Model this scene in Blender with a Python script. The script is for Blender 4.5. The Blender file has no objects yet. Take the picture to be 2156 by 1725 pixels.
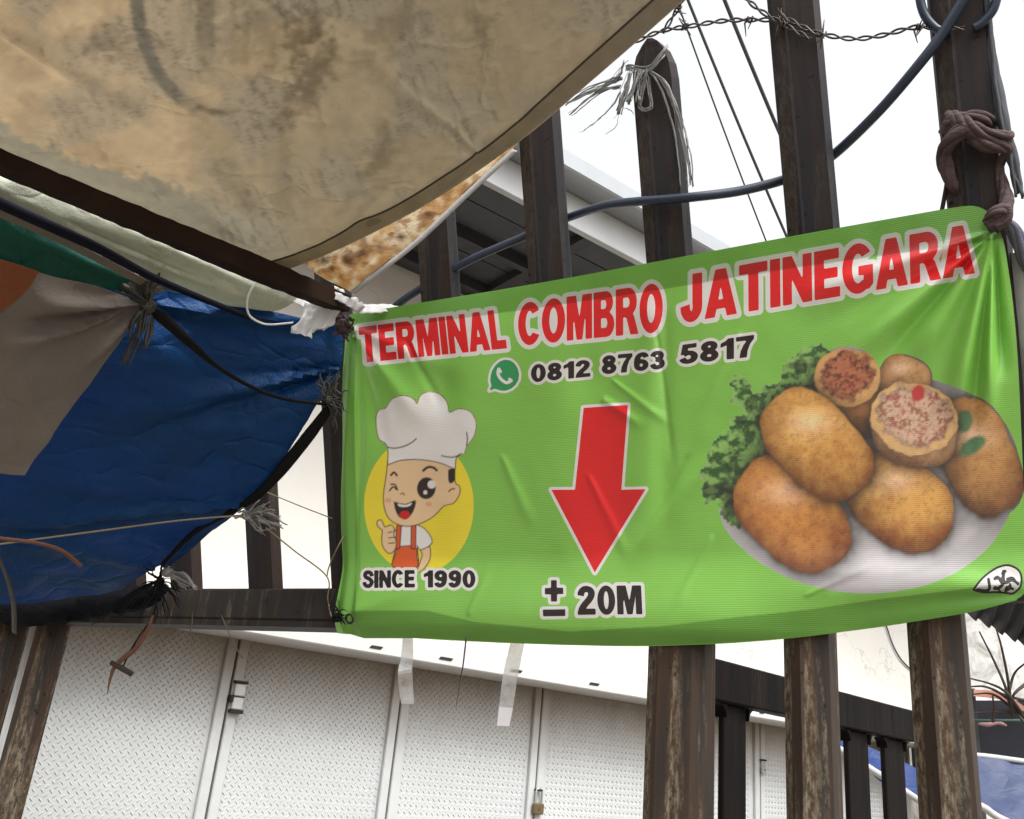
import bpy, math, random
import numpy as np
from mathutils import Matrix, Vector
random.seed(7); rng = np.random.default_rng(7)
S = bpy.context.scene; COL = S.collection

# ------------------------------------------------------------------ camera, sky, sun, exposure
FP = 1950.0; TH = math.radians(21.2); RO = math.radians(5.5)
CAM = np.array([0, 0, 1.7])
FW = np.array([0, math.cos(TH), math.sin(TH)])
_u0 = np.array([0, -math.sin(TH), math.cos(TH)]); _r0 = np.array([1.0, 0, 0])
RT = math.cos(RO)*_r0 + math.sin(RO)*_u0
UP = -math.sin(RO)*_r0 + math.cos(RO)*_u0
cd = bpy.data.cameras.new('camera'); cam = bpy.data.objects.new('camera', cd); COL.objects.link(cam)
cd.sensor_width = 36; cd.sensor_fit = 'HORIZONTAL'; cd.lens = 36*FP/2156; cd.clip_start = 0.02; cd.clip_end = 500
m = Matrix.Identity(4)
for i in range(3):
    m[i][0] = RT[i]; m[i][1] = UP[i]; m[i][2] = -FW[i]; m[i][3] = CAM[i]
cam.matrix_world = m
S.camera = cam

SUN_EL = math.radians(55); SUN_AZ = math.radians(150)     # azimuth clockwise from +Y: veiled sun behind the camera, to the right
w = bpy.data.worlds.new('World'); S.world = w; w.use_nodes = True
nt = w.node_tree; nt.nodes.clear()
sky = nt.nodes.new('ShaderNodeTexSky'); sky.sky_type = 'NISHITA'; sky.sun_disc = False
sky.sun_elevation = SUN_EL; sky.sun_rotation = SUN_AZ; sky.air_density = 1.5; sky.dust_density = 6.0; sky.ozone_density = 1.0
hs = nt.nodes.new('ShaderNodeHueSaturation'); hs.inputs['Saturation'].default_value = 0.08
bg = nt.nodes.new('ShaderNodeBackground'); bg.inputs['Strength'].default_value = 0.15
wo = nt.nodes.new('ShaderNodeOutputWorld')
nt.links.new(sky.outputs[0], hs.inputs['Color']); nt.links.new(hs.outputs[0], bg.inputs['Color']); nt.links.new(bg.outputs[0], wo.inputs[0])
sl = bpy.data.lights.new('sun', 'SUN'); sl.energy = 0.7; sl.angle = math.radians(16); sl.color = (1.0, 0.96, 0.9)
so = bpy.data.objects.new('sun', sl); COL.objects.link(so)
_d = Vector((math.sin(SUN_AZ)*math.cos(SUN_EL), math.cos(SUN_AZ)*math.cos(SUN_EL), math.sin(SUN_EL)))
so.rotation_euler = _d.to_track_quat('Z', 'Y').to_euler(); so.location = (0, -3, 8)
S.view_settings.view_transform = 'Standard'; S.view_settings.look = 'None'; S.view_settings.gamma = 1
S.view_settings.exposure = 1.25
S.view_settings.use_curve_mapping = False
S.render.engine = 'CYCLES'
S.cycles.max_bounces = 10; S.cycles.transmission_bounces = 8; S.cycles.transparent_max_bounces = 12; S.cycles.diffuse_bounces = 6

# ------------------------------------------------------------------ geometry helpers
K = 2156/2500
def N(v): v = np.asarray(v, float); return v/np.linalg.norm(v)
def ray(x, y): return FW + RT*(x-1078)/FP + UP*(862.5-y)/FP
def at(x, y, d): return CAM + ray(x, y)*d
def hit(x, y, p, n):
    d = ray(x, y); return CAM + d*(np.dot(p-CAM, n)/np.dot(d, n))
def pix(P):
    d = np.asarray(P) - CAM; z = d@FW
    return 1078 + FP*(d@RT)/z, 862.5 - FP*(d@UP)/z
def Z(x0, y0, sc): return lambda x, y: ((x0+x/sc)*K, (y0+y/sc)*K)
ZZ = np.array([0, 0, 1.0])
FA = math.radians(28.5)                                    # the fence line
fu = np.array([math.cos(FA), -math.sin(FA), 0]); fn = np.array([-math.sin(FA), -math.cos(FA), 0])
F0 = np.array([0, 1.6, 0]); ZR = 1.99                     # rail top height
LE = math.radians(20)                                      # the pales lean over the street
dl = math.cos(LE)*ZZ + math.sin(LE)*fn; nl = math.cos(LE)*fn - math.sin(LE)*ZZ
Q0 = F0 + ZZ*ZR
def lean(x, y, o=0.0): return hit(x, y, Q0+nl*o, nl)
def fence(x, y, o=0.0): return hit(x, y, F0+fn*o, fn)
WA = math.radians(36)                                      # the shop wall
wu = np.array([math.cos(WA), math.sin(WA), 0]); wn = np.array([math.sin(WA), -math.cos(WA), 0]); W0 = np.array([0, 3.4, 0])
def wall(x, y, o=0.0): return hit(x, y, W0+wn*o, wn)
def wp(s, o, z): return W0 + wu*s + wn*o + ZZ*z
def fp(s, o, z): return F0 + fu*s + fn*o + ZZ*z

def srgb(r, g, b):
    f = lambda c: c/12.92 if c <= 0.04045 else ((c+0.055)/1.055)**2.4
    return (f(r/255), f(g/255), f(b/255))

def cr(pts, n=8):
    p = np.asarray(pts, float)
    if len(p) == 2:
        t = np.linspace(0, 1, n+1)[:, None]; return p[0]*(1-t)+p[1]*t
    q = np.vstack([2*p[0]-p[1], p, 2*p[-1]-p[-2]]); out = []
    for i in range(1, len(q)-2):
        for t in np.linspace(0, 1, n, endpoint=False):
            a, b, c, d = q[i-1], q[i], q[i+1], q[i+2]
            out.append(0.5*((2*b)+(-a+c)*t+(2*a-5*b+4*c-d)*t*t+(-a+3*b-3*c+d)*t**3))
    out.append(p[-1]); return np.array(out)

class MB:
    def __init__(s): s.v = []; s.f = []
    def add(s, v, f):
        k = len(s.v); s.v += [tuple(map(float, x)) for x in v]; s.f += [tuple(i+k for i in g) for g in f]; return s
    def box(s, o, ax, ay, az):
        """o a corner, three edge vectors"""
        o, ax, ay, az = map(np.asarray, (o, ax, ay, az))
        v = [o, o+ax, o+ax+ay, o+ay, o+az, o+ax+az, o+ax+ay+az, o+ay+az]
        f = [(3, 2, 1, 0), (4, 5, 6, 7), (0, 1, 5, 4), (1, 2, 6, 5), (2, 3, 7, 6), (3, 0, 4, 7)]
        if np.dot(np.cross(ax, ay), az) < 0: f = [g[::-1] for g in f]
        return s.add(v, f)
    def cbox(s, c, ax, ay, az, bev=0.0):
        """centred bevelled box: half vectors; chamfer along every edge"""
        c, ax, ay, az = map(np.asarray, (c, ax, ay, az))
        if bev <= 0: return s.box(c-ax-ay-az, 2*ax, 2*ay, 2*az)
        H = [np.linalg.norm(a) for a in (ax, ay, az)]; D = [a/h for a, h in zip((ax, ay, az), H)]
        V = []; idx = {}
        for sx in (-1, 1):
            for sy in (-1, 1):
                for sz in (-1, 1):
                    for k in range(3):
                        e = [H[i]-(0 if i == k else bev) for i in range(3)]
                        idx[(sx, sy, sz, k)] = len(V)
                        V.append(c+D[0]*sx*e[0]+D[1]*sy*e[1]+D[2]*sz*e[2])
        F = []
        for k in range(3):
            a, b = [i for i in range(3) if i != k]
            for sg in (-1, 1):
                loop = []
                for p, q in ((-1, -1), (1, -1), (1, 1), (-1, 1)):
                    t = [0, 0, 0]; t[k] = sg; t[a] = p; t[b] = q; loop.append(idx[(t[0], t[1], t[2], k)])
                F.append(tuple(loop))
            for p in (-1, 1):
                for q in (-1, 1):
                    t0 = [0, 0, 0]; t1 = [0, 0, 0]
                    t0[a] = t1[a] = p; t0[b] = t1[b] = q; t0[k] = -1; t1[k] = 1
                    F.append((idx[tuple(t0)+(a,)], idx[tuple(t1)+(a,)], idx[tuple(t1)+(b,)], idx[tuple(t0)+(b,)]))
        for sx in (-1, 1):
            for sy in (-1, 1):
                for sz in (-1, 1): F.append(tuple(idx[(sx, sy, sz, k)] for k in range(3)))
        G = []
        for g in F:
            pc = sum(V[i] for i in g)/len(g); nn = np.cross(V[g[1]]-V[g[0]], V[g[2]]-V[g[0]])
            G.append(g if np.dot(nn, pc-c) > 0 else g[::-1])
        return s.add(V, G)
    def tube(s, pts, r, seg=8, flat=1.0, twist=0.0, ph=0.0):
        p = np.asarray(pts, float); n = len(p)
        r = np.full(n, r) if np.isscalar(r) else np.interp(np.linspace(0, 1, n), np.linspace(0, 1, len(r)), r)
        t = np.gradient(p, axis=0); t /= np.linalg.norm(t, axis=1)[:, None]+1e-12
        a = np.cross(t[0], [0.3, 0.2, 1.0]); a = N(a) if np.linalg.norm(a) > 1e-6 else np.array([1.0, 0, 0])
        V = []; F = []
        for i in range(n):
            a = a - t[i]*np.dot(a, t[i]); a = N(a); b = np.cross(t[i], a)
            for k in range(seg):
                q = 2*math.pi*k/seg; x = math.cos(q); y = math.sin(q)*flat
                g = ph + twist*i/max(1, n-1); x, y = x*math.cos(g)-y*math.sin(g), x*math.sin(g)+y*math.cos(g)
                V.append(p[i]+r[i]*(a*x+b*y))
        for i in range(n-1):
            for k in range(seg):
                F.append((i*seg+k, i*seg+(k+1) % seg, (i+1)*seg+(k+1) % seg, (i+1)*seg+k))
        F.append(tuple(range(seg))[::-1]); F.append(tuple((n-1)*seg+k for k in range(seg)))
        return s.add(V, F)
    def grid(s, P):
        """P (m,n,3)"""
        m_, n_ = P.shape[:2]
        return s.add(P.reshape(-1, 3), [(i*n_+j, i*n_+j+1, (i+1)*n_+j+1, (i+1)*n_+j) for i in range(m_-1) for j in range(n_-1)])
    def slab(s, P, th, nrm=None):
        """thin sheet with real thickness from a grid of points"""
        m_, n_ = P.shape[:2]
        du = np.gradient(P, axis=0); dv = np.gradient(P, axis=1); nn = np.cross(du, dv); nn /= np.linalg.norm(nn, axis=2)[..., None]+1e-12
        A = P+nn*th/2; B = P-nn*th/2; k = m_*n_
        F = [(i*n_+j, (i+1)*n_+j, (i+1)*n_+j+1, i*n_+j+1) for i in range(m_-1) for j in range(n_-1)]
        F += [tuple(q+k for q in g[::-1]) for g in F]
        rim = [(0, j) for j in range(n_)]+[(i, n_-1) for i in range(1, m_)]+[(m_-1, j) for j in range(n_-2, -1, -1)]+[(i, 0) for i in range(m_-2, 0, -1)]
        ids = [i*n_+j for i, j in rim]
        for a, b in zip(ids, ids[1:]+ids[:1]): F.append((a, b, b+k, a+k))
        return s.add(np.vstack([A.reshape(-1, 3), B.reshape(-1, 3)]), F)

WM = {}
def tagp(o, label=None, cat=None, group=None, kind=None):
    if label: o['label'] = label
    if cat: o['category'] = cat
    if group: o['group'] = group
    if kind: o['kind'] = kind
    return o
def put(o, M, parent=None):
    WM[o.name] = M
    if parent is not None:
        o.parent = parent; o.matrix_basis = WM[parent.name].inverted() @ M
    else: o.matrix_basis = M
def thing(name, loc, label, cat, group=None):
    o = bpy.data.objects.new(name, None); o.empty_display_size = 0.05; COL.objects.link(o)
    put(o, Matrix.Translation(Vector(loc))); return tagp(o, label, cat, group)
def build(name, mb, mat, parent=None, smooth=False, origin=None, angle=None):
    v = np.array(mb.v)
    if origin is None:
        origin = np.array([(v[:, 0].min()+v[:, 0].max())/2, (v[:, 1].min()+v[:, 1].max())/2, v[:, 2].min()])
    me = bpy.data.meshes.new(name); me.from_pydata((v-origin).tolist(), [], mb.f); me.update()
    if smooth: me.shade_smooth() if angle is None else me.shade_smooth()
    if mat is not None: me.materials.append(mat)
    o = bpy.data.objects.new(name, me); COL.objects.link(o)
    put(o, Matrix.Translation(Vector(origin)), parent)
    if smooth and angle is not None:
        me.set_sharp_from_angle(angle=math.radians(angle))
    return o
def frame(o, ax, ay, az):
    M = Matrix.Identity(4)
    for i in range(3): M[i][0] = ax[i]; M[i][1] = ay[i]; M[i][2] = az[i]; M[i][3] = o[i]
    return M
def inst(name, mesh, M, parent=None):
    o = bpy.data.objects.new(name, mesh); COL.objects.link(o); put(o, M, parent); return o

# ------------------------------------------------------------------ materials
def newmat(name):
    mt = bpy.data.materials.new(name); mt.use_nodes = True; t = mt.node_tree; t.nodes.clear()
    out = t.nodes.new('ShaderNodeOutputMaterial'); return mt, t, out
def nd(t, kind, **kw):
    n = t.nodes.new(kind)
    for k, v in kw.items():
        if k in n.inputs: n.inputs[k].default_value = v
        else: setattr(n, k, v)
    return n
def coords(t, scale=(1, 1, 1), space='Object'):
    c = nd(t, 'ShaderNodeTexCoord'); mp = nd(t, 'ShaderNodeMapping'); mp.inputs['Scale'].default_value = scale
    t.links.new(c.outputs[space], mp.inputs['Vector']); return mp.outputs['Vector']
def noise(t, vec, scale, detail=6, rough=0.6, dist=0.0):
    n = nd(t, 'ShaderNodeTexNoise'); n.inputs['Scale'].default_value = scale; n.inputs['Detail'].default_value = detail
    n.inputs['Roughness'].default_value = rough; n.inputs['Distortion'].default_value = dist
    t.links.new(vec, n.inputs['Vector']); return n.outputs['Fac']
def ramp(t, fac, stops):
    r = nd(t, 'ShaderNodeValToRGB'); e = r.color_ramp.elements
    while len(e) < len(stops): e.new(0.5)
    for q, (p, c) in zip(e, stops): q.position = p; q.color = (*c, 1) if len(c) == 3 else c
    t.links.new(fac, r.inputs['Fac']); return r.outputs['Color']
def mixc(t, a, b, fac, mode='MIX'):
    x = nd(t, 'ShaderNodeMix', data_type='RGBA', blend_type=mode)
    for sock, val in ((x.inputs[6], a), (x.inputs[7], b)):
        if isinstance(val, tuple): sock.default_value = (*val, 1)
        else: t.links.new(val, sock)
    if isinstance(fac, (int, float)): x.inputs[0].default_value = fac
    else: t.links.new(fac, x.inputs[0])
    return x.outputs[2]
def bump(t, h, strength, dist=0.002):
    b = nd(t, 'ShaderNodeBump'); b.inputs['Strength'].default_value = strength; b.inputs['Distance'].default_value = dist
    t.links.new(h, b.inputs['Height']); return b.outputs['Normal']
def surf(t, out, col, rough=0.6, normal=None, spec=0.4, metal=0.0, transl=0.0):
    p = nd(t, 'ShaderNodeBsdfPrincipled')
    if isinstance(col, tuple): p.inputs['Base Color'].default_value = (*col, 1)
    else: t.links.new(col, p.inputs['Base Color'])
    if isinstance(rough, (int, float)): p.inputs['Roughness'].default_value = rough
    else: t.links.new(rough, p.inputs['Roughness'])
    p.inputs['Specular IOR Level'].default_value = spec; p.inputs['Metallic'].default_value = metal
    if normal is not None: t.links.new(normal, p.inputs['Normal'])
    sh = p.outputs[0]
    if transl > 0:
        tr = nd(t, 'ShaderNodeBsdfTranslucent')
        if isinstance(col, tuple): tr.inputs['Color'].default_value = (*col, 1)
        else: t.links.new(col, tr.inputs['Color'])
        if normal is not None: t.links.new(normal, tr.inputs['Normal'])
        mx = nd(t, 'ShaderNodeMixShader'); mx.inputs[0].default_value = transl
        t.links.new(sh, mx.inputs[1]); t.links.new(tr.outputs[0], mx.inputs[2]); sh = mx.outputs[0]
    t.links.new(sh, out.inputs['Surface'])

def simple(name, col, rough=0.6, var=0.25, scale=30, bmp=0.2, spec=0.4, metal=0.0, transl=0.0, stretch=(1, 1, 1), bd=0.002):
    mt, t, out = newmat(name); v = coords(t, stretch)
    f = noise(t, v, scale); c = mixc(t, tuple(x*(1-var) for x in col), tuple(min(1, x*(1+var)) for x in col), f)
    surf(t, out, c, rough, bump(t, f, bmp, bd) if bmp else None, spec, metal, transl); return mt

def rust(name, base, red, pale, amt=0.5, spec=0.2):
    """weathered steel: dark paint, rust streaks down its length, flaking pale remnants in bands"""
    mt, t, out = newmat(name)
    v1 = coords(t, (34, 34, 2.4)); v2 = coords(t, (52, 52, 17)); v3 = coords(t, (24, 24, 1.7))
    a = noise(t, v1, 1.0, 6, 0.65); b = noise(t, v2, 2.6, 8, 0.8); c = noise(t, v3, 1.3, 4, 0.6, 0.5)
    col = mixc(t, base, red, ramp(t, a, [(0.38, (0, 0, 0)), (0.62, (1, 1, 1))]))
    fl = nd(t, 'ShaderNodeMath', operation='MULTIPLY'); t.links.new(ramp(t, b, [(0.44, (0, 0, 0)), (0.60, (1, 1, 1))]), fl.inputs[0])
    t.links.new(ramp(t, c, [(0.62-amt*0.3, (0, 0, 0)), (0.72-amt*0.2, (1, 1, 1))]), fl.inputs[1])
    col = mixc(t, col, pale, fl.outputs[0])
    col = mixc(t, col, tuple(x*0.35 for x in base), ramp(t, noise(t, coords(t, (90, 90, 70)), 1.0, 2), [(0.66, (0, 0, 0)), (0.74, (1, 1, 1))]))
    h = mixc(t, b, fl.outputs[0], 0.5)
    surf(t, out, col, 0.62, bump(t, h, 0.5, 0.0015), spec); return mt

M_low = rust('weathered_steel', (0.024, 0.020, 0.017), (0.058, 0.031, 0.017), (0.22, 0.185, 0.125), 0.5)
M_upp = rust('dark_painted_steel', (0.016, 0.016, 0.020), (0.034, 0.023, 0.019), (0.062, 0.052, 0.042), 0.35, 0.18)
M_rail = rust('dirty_rail_steel', (0.020, 0.019, 0.019), (0.030, 0.023, 0.018), (0.12, 0.10, 0.075), 0.35)
M_inner = rust('shaded_steel', (0.004, 0.004, 0.005), (0.012, 0.008, 0.006), (0.02, 0.016, 0.012), 0.2, 0.06)  # near-black base: the shade on the inner fence is put into its colour

def plaster():
    mt, t, out = newmat('cracked_cream_plaster'); v = coords(t)
    n1 = noise(t, v, 3.0, 6); n2 = noise(t, v, 60, 4)
    c = mixc(t, (0.60, 0.57, 0.52), (0.72, 0.695, 0.65), n1)
    w_ = nd(t, 'ShaderNodeTexVoronoi', feature='DISTANCE_TO_EDGE'); w_.inputs['Scale'].default_value = 4.2
    nc = nd(t, 'ShaderNodeTexNoise'); nc.inputs['Scale'].default_value = 9; nc.inputs['Detail'].default_value = 5; t.links.new(v, nc.inputs['Vector'])
    vv = mixc(t, v, nc.outputs['Color'], 0.16); t.links.new(vv, w_.inputs['Vector'])
    cm = ramp(t, w_.outputs['Distance'], [(0.0, (1, 1, 1)), (0.012, (0, 0, 0))])
    k = nd(t, 'ShaderNodeMath', operation='MULTIPLY'); t.links.new(cm, k.inputs[0]); t.links.new(ramp(t, noise(t, v, 2.0, 2), [(0.48, (0, 0, 0)), (0.62, (1, 1, 1))]), k.inputs[1])
    k2 = nd(t, 'ShaderNodeMath', operation='MULTIPLY'); k2.inputs[1].default_value = 0.55; t.links.new(k.outputs[0], k2.inputs[0])
    c = mixc(t, c, (0.32, 0.28, 0.24), k2.outputs[0])
    surf(t, out, c, 0.85, bump(t, mixc(t, n2, k.outputs[0], 0.3), 0.3, 0.002), 0.2); return mt
M_plaster = plaster()
def doorpaint():
    mt, t, out = newmat('light_grey_door_paint'); v = coords(t)
    a = noise(t, v, 4.0, 5); b = noise(t, coords(t, (30, 30, 3)), 1.0, 4)
    c = mixc(t, (0.40, 0.41, 0.415), (0.50, 0.515, 0.515), a)
    c = mixc(t, c, (0.34, 0.32, 0.29), ramp(t, b, [(0.6, (0, 0, 0)), (0.78, (0.6, 0.6, 0.6))]))
    # shade under the shutter cover painted in brown, broken up with uneven grime streaks
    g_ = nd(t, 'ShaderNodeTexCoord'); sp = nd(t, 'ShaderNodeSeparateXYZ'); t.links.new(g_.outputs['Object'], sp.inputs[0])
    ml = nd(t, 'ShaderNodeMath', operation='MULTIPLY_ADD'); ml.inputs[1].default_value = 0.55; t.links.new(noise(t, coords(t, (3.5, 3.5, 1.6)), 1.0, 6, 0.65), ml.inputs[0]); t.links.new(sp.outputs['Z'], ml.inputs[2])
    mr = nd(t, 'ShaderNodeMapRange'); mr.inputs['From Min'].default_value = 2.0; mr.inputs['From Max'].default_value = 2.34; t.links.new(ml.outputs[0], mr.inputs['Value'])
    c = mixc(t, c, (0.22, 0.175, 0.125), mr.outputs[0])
    d_ = noise(t, v, 26, 6, 0.75); c = mixc(t, c, (0.25, 0.23, 0.20), ramp(t, d_, [(0.60, (0, 0, 0)), (0.80, (0.7, 0.7, 0.7))]))
    surf(t, out, c, 0.42, bump(t, mixc(t, noise(t, v, 160, 3), noise(t, v, 4.5, 3), 0.9), 0.35, 0.02), 0.45)
    return mt
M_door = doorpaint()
M_lintel = simple('white_shutter_cover', (0.52, 0.515, 0.50), 0.5, 0.10, 14, 0.1)
M_gap = simple('dark_gap', (0.02, 0.018, 0.016), 0.8)
M_soffit = simple('dark_soffit_sheet', (0.045, 0.047, 0.052), 0.6, 0.4, 12, 0.2)
M_joist = simple('dark_joist', (0.03, 0.03, 0.034), 0.6)
M_fascia = simple('white_fascia_paint', (0.38, 0.385, 0.39), 0.5, 0.2, 6, 0.1)
M_gutter = simple('grey_gutter_metal', (0.32, 0.34, 0.36), 0.4, 0.1, 9, 0.05, metal=0.2)
M_ground = simple('street_concrete', (0.15, 0.125, 0.098), 0.9, 0.25, 60, 0.5)
M_brass = simple('tarnished_brass', (0.17, 0.125, 0.065), 0.45, 0.4, 60, 0.3, metal=0.7)
M_steel = simple('worn_bright_steel', (0.45, 0.45, 0.44), 0.35, 0.2, 60, 0.2, metal=0.8)
M_black = simple('black_rubber', (0.012, 0.012, 0.014), 0.55, 0.3, 80, 0.2)
M_strap = simple('black_strap', (0.004, 0.0045, 0.006), 0.7, 0.3, 80, 0.2, spec=0.15)
M_cable = simple('blue_black_cable', (0.014, 0.024, 0.048), 0.4, 0.2, 40, 0.05, spec=0.5)
M_wire = simple('galvanised_wire', (0.07, 0.06, 0.055), 0.5, 0.4, 150, 0.3, metal=0.5)
M_power = simple('power_line', (0.05, 0.055, 0.065), 0.6, 0.1)
M_raffia = simple('grey_raffia', (0.27, 0.27, 0.26), 0.5, 0.35, 90, 0.4, transl=0.25)
M_raffiad = simple('dark_raffia', (0.045, 0.043, 0.036), 0.6, 0.4, 90, 0.4)
M_white = simple('white_plastic_film', (0.80, 0.80, 0.80), 0.3, 0.05, 20, 0.15, transl=0.4)
M_wood = simple('dark_brown_wood', (0.020, 0.0095, 0.006), 0.75, 0.6, 14, 0.6, spec=0.12)
M_cloth = simple('brown_cloth_rope', (0.075, 0.050, 0.050), 0.9, 0.35, 60, 0.8, bd=0.006, stretch=(1, 1, 3))
M_cloth2 = simple('grey_violet_cloth', (0.10, 0.10, 0.14), 0.85, 0.3, 60, 0.6, bd=0.004)
M_palecloth = simple('pale_grey_cloth', (0.46, 0.45, 0.45), 0.85, 0.2, 30, 0.5, bd=0.006, transl=0.2)
M_rope = simple('thin_tan_cord', (0.20, 0.16, 0.10), 0.8, 0.2, 100)
M_twig = simple('dry_twig', (0.035, 0.025, 0.020), 0.8, 0.3, 60)
M_rustpipe = simple('rusty_strip', (0.12, 0.05, 0.03), 0.8, 0.4, 60)

# ------------------------------------------------------------------ ground
g = MB(); g.add([(-60, -60, 0), (60, -60, 0), (60, 60, 0), (-60, 60, 0)], [(0, 1, 2, 3)])
tagp(build('ground', g, M_ground, origin=np.zeros(3)), 'worn brown grey street ground below the fence and shop', None, kind='structure')

# ------------------------------------------------------------------ shop building behind the fence
LZ0 = 2.0; LO = 0.20                                       # shutter cover: bottom height, how far it stands out
_p = wall(1021, 1416, LO); LZ0 = _p[2]
LZ1 = wall(1100, 1386, LO)[2]
shop = thing('shop_building', wp(0, 0, 0), 'cream plastered shop with grey folding doors and overhanging roof behind the fence', 'building')
SEAM = [-2.11, -1.52, -0.925, -0.345, 0.252, 0.87, 1.50, 2.10, 2.68]
SEND = 2.72
EO = 0.75                                                  # eave overhang
EZ = hit(1180, 470, W0+wn*EO, wn)[2]; EZ1 = hit(1180, 400, W0+wn*EO, wn)[2]; EZ2 = hit(1260, 383, W0+wn*(EO+0.05), wn)[2]
mb = MB(); mb.box(wp(-3.2, 0.05, LZ1-0.06), wu*(3.2+SEND), -wn*0.22, ZZ*(EZ+0.1-LZ1+0.06)); build('wall', mb, M_plaster, shop, origin=np.zeros(3))
mb = MB(); mb.box(wp(SEND-0.10, 0.0, 0), wu*0.10, -wn*0.17, ZZ*(LZ1-0.065)); build('end_pier', mb, M_plaster, shop, origin=np.zeros(3))
mb = MB(); mb.cbox(wp((SEND-3.2)/2, LO/2-0.01, (LZ0+LZ1)/2), wu*(SEND+3.2)/2, wn*(LO/2+0.01), ZZ*(LZ1-LZ0)/2, 0.004)
cover = build('shutter_cover', mb, M_lintel, shop, origin=np.zeros(3))
zz2 = Z(800, 1400, 2.396); zz3 = Z(1550, 1400, 2.27)
for (a, b) in ((zz2(285, 433), 0.02), (zz2(693, 500), 0.024), (zz2(1105, 571), 0.022), (zz2(1560, 648), 0.022), (zz3(705, 772), 0.014)):
    P = wall(a[0], a[1], LO+0.001); mb = MB()
    mb.cbox(P, wu*b, wn*0.002, ZZ*0.0045+wu*0.004, 0.001); build('cover_slot', mb, M_gap, cover)
# folding doors: each leaf a dished tread sheet between two frame strips
TW = 0.256                                                 # half width of the tread sheet
PITCH = 0.0215
def tread():
    v = []; f = []
    j = 0; z = 0.62                                       # rows of bars, each row slanting the other way, staggered by half a step
    c = math.cos(math.radians(45)); L, wd, h = 0.0068, 0.0021, 0.0026
    while z < 2.03:
        x = -TW+0.009+(PITCH/2 if j % 2 else 0); q = c*(1 if j % 2 else -1)
        while x < TW-0.006:
            k = len(v)
            for (a, b, o) in ((-L, 0, 0), (-L*0.6, -wd, 0), (L*0.6, -wd, 0), (L, 0, 0), (L*0.6, wd, 0), (-L*0.6, wd, 0), (-L*0.5, 0, h), (L*0.5, 0, h)):
                v.append((x+a*c-b*q, -o, z+a*q+b*c))
            f += [(k, k+1, k+6), (k+1, k+2, k+7, k+6), (k+2, k+3, k+7), (k+3, k+4, k+7), (k+4, k+5, k+6, k+7), (k+5, k, k+6)]
            x += PITCH
        z += PITCH/2; j += 1
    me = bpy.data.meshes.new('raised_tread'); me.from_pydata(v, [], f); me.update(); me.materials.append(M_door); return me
TREAD = tread()
ZT = LZ0+0.05
for i in range(len(SEAM)-1):
    s0, s1 = SEAM[i], SEAM[i+1]; c = (s0+s1)/2
    M = frame(wp(c, 0, 0), wu, -wn, ZZ)
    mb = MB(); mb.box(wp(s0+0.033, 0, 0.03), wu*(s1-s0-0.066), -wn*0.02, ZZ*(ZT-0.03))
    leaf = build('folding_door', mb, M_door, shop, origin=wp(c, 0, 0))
    tr = inst('raised_tread', TREAD, M, leaf); tr['kind'] = 'stuff'
    for e, sg in ((s0, 1), (s1, -1)):
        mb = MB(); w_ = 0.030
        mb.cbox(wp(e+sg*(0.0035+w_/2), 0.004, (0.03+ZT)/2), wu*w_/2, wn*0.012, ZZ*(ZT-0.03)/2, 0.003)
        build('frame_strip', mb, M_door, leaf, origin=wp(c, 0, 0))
mb = MB(); mb.box(wp(SEAM[0], -0.03, 0.0), wu*(SEAM[-1]-SEAM[0]), -wn*0.05, ZZ*ZT); build('door_backing', mb, M_gap, shop, origin=np.zeros(3))
# slide bolt over the seam of the first leaves
zb = Z(500, 1650, 4.93)
P = wall(*zb(400, 250), 0.02)
mb = MB(); mb.cbox(P+ZZ*0.018, wu*0.016, wn*0.010, ZZ*0.017, 0.003); mb.cbox(P-ZZ*0.020, wu*0.016, wn*0.010, ZZ*0.017, 0.003)
bolt = build('bolt_case', mb, M_lintel, shop)
mb = MB(); mb.cbox(P+ZZ*0.040, wu*0.020, wn*0.013, ZZ*0.0035, 0.001); build('bolt_bracket', mb, M_gap, bolt); mb = MB(); mb.cbox(P-ZZ*0.042, wu*0.020, wn*0.013, ZZ*0.005, 0.001); build('bolt_bracket', mb, M_gap, bolt); mb = MB()
mb.cbox(P-ZZ*0.0008-wu*0.004, wu*0.022, wn*0.008, ZZ*0.0016, 0.0); mb.cbox(P-wu*0.021-ZZ*0.008, wu*0.006, wn*0.010, ZZ*0.010, 0.002)
build('bolt_bracket', mb, M_gap, bolt)
# roof overhang
mb = MB(); mb.cbox(wp(0.1, EO, (EZ+EZ1)/2), wu*3.3, wn*0.012, ZZ*(EZ1-EZ)/2, 0.003); build('fascia_board', mb, M_fascia, shop, origin=np.zeros(3))
mb = MB(); mb.cbox(wp(0.1, EO+0.045, EZ1+0.034), wu*3.3, wn*0.06, ZZ*0.033, 0.006); build('gutter', mb, M_gutter, shop, origin=np.zeros(3))
for k in range(5):
    for q in range(6):
        o1 = EO-0.03-k*0.138; mb = MB()
        mb.box(wp(-3.2+q*1.1+0.006*(k % 2), o1, EZ+0.045), wu*1.092, -wn*0.132, ZZ*0.008); build('soffit_sheet', mb, M_soffit, shop, origin=np.zeros(3))
for q in range(12):
    mb = MB(); mb.box(wp(-3.1+q*0.56, EO-0.014, EZ+0.012), wu*0.045, -wn*(EO-0.07), ZZ*0.0325); build('joist', mb, M_joist, shop, origin=np.zeros(3))
for o1 in (0.44, 0.18):
    mb = MB(); mb.box(wp(-3.2, o1, EZ+0.004), wu*6.6, -wn*0.03, ZZ*0.04); build('batten', mb, M_joist, shop, origin=np.zeros(3))
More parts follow.
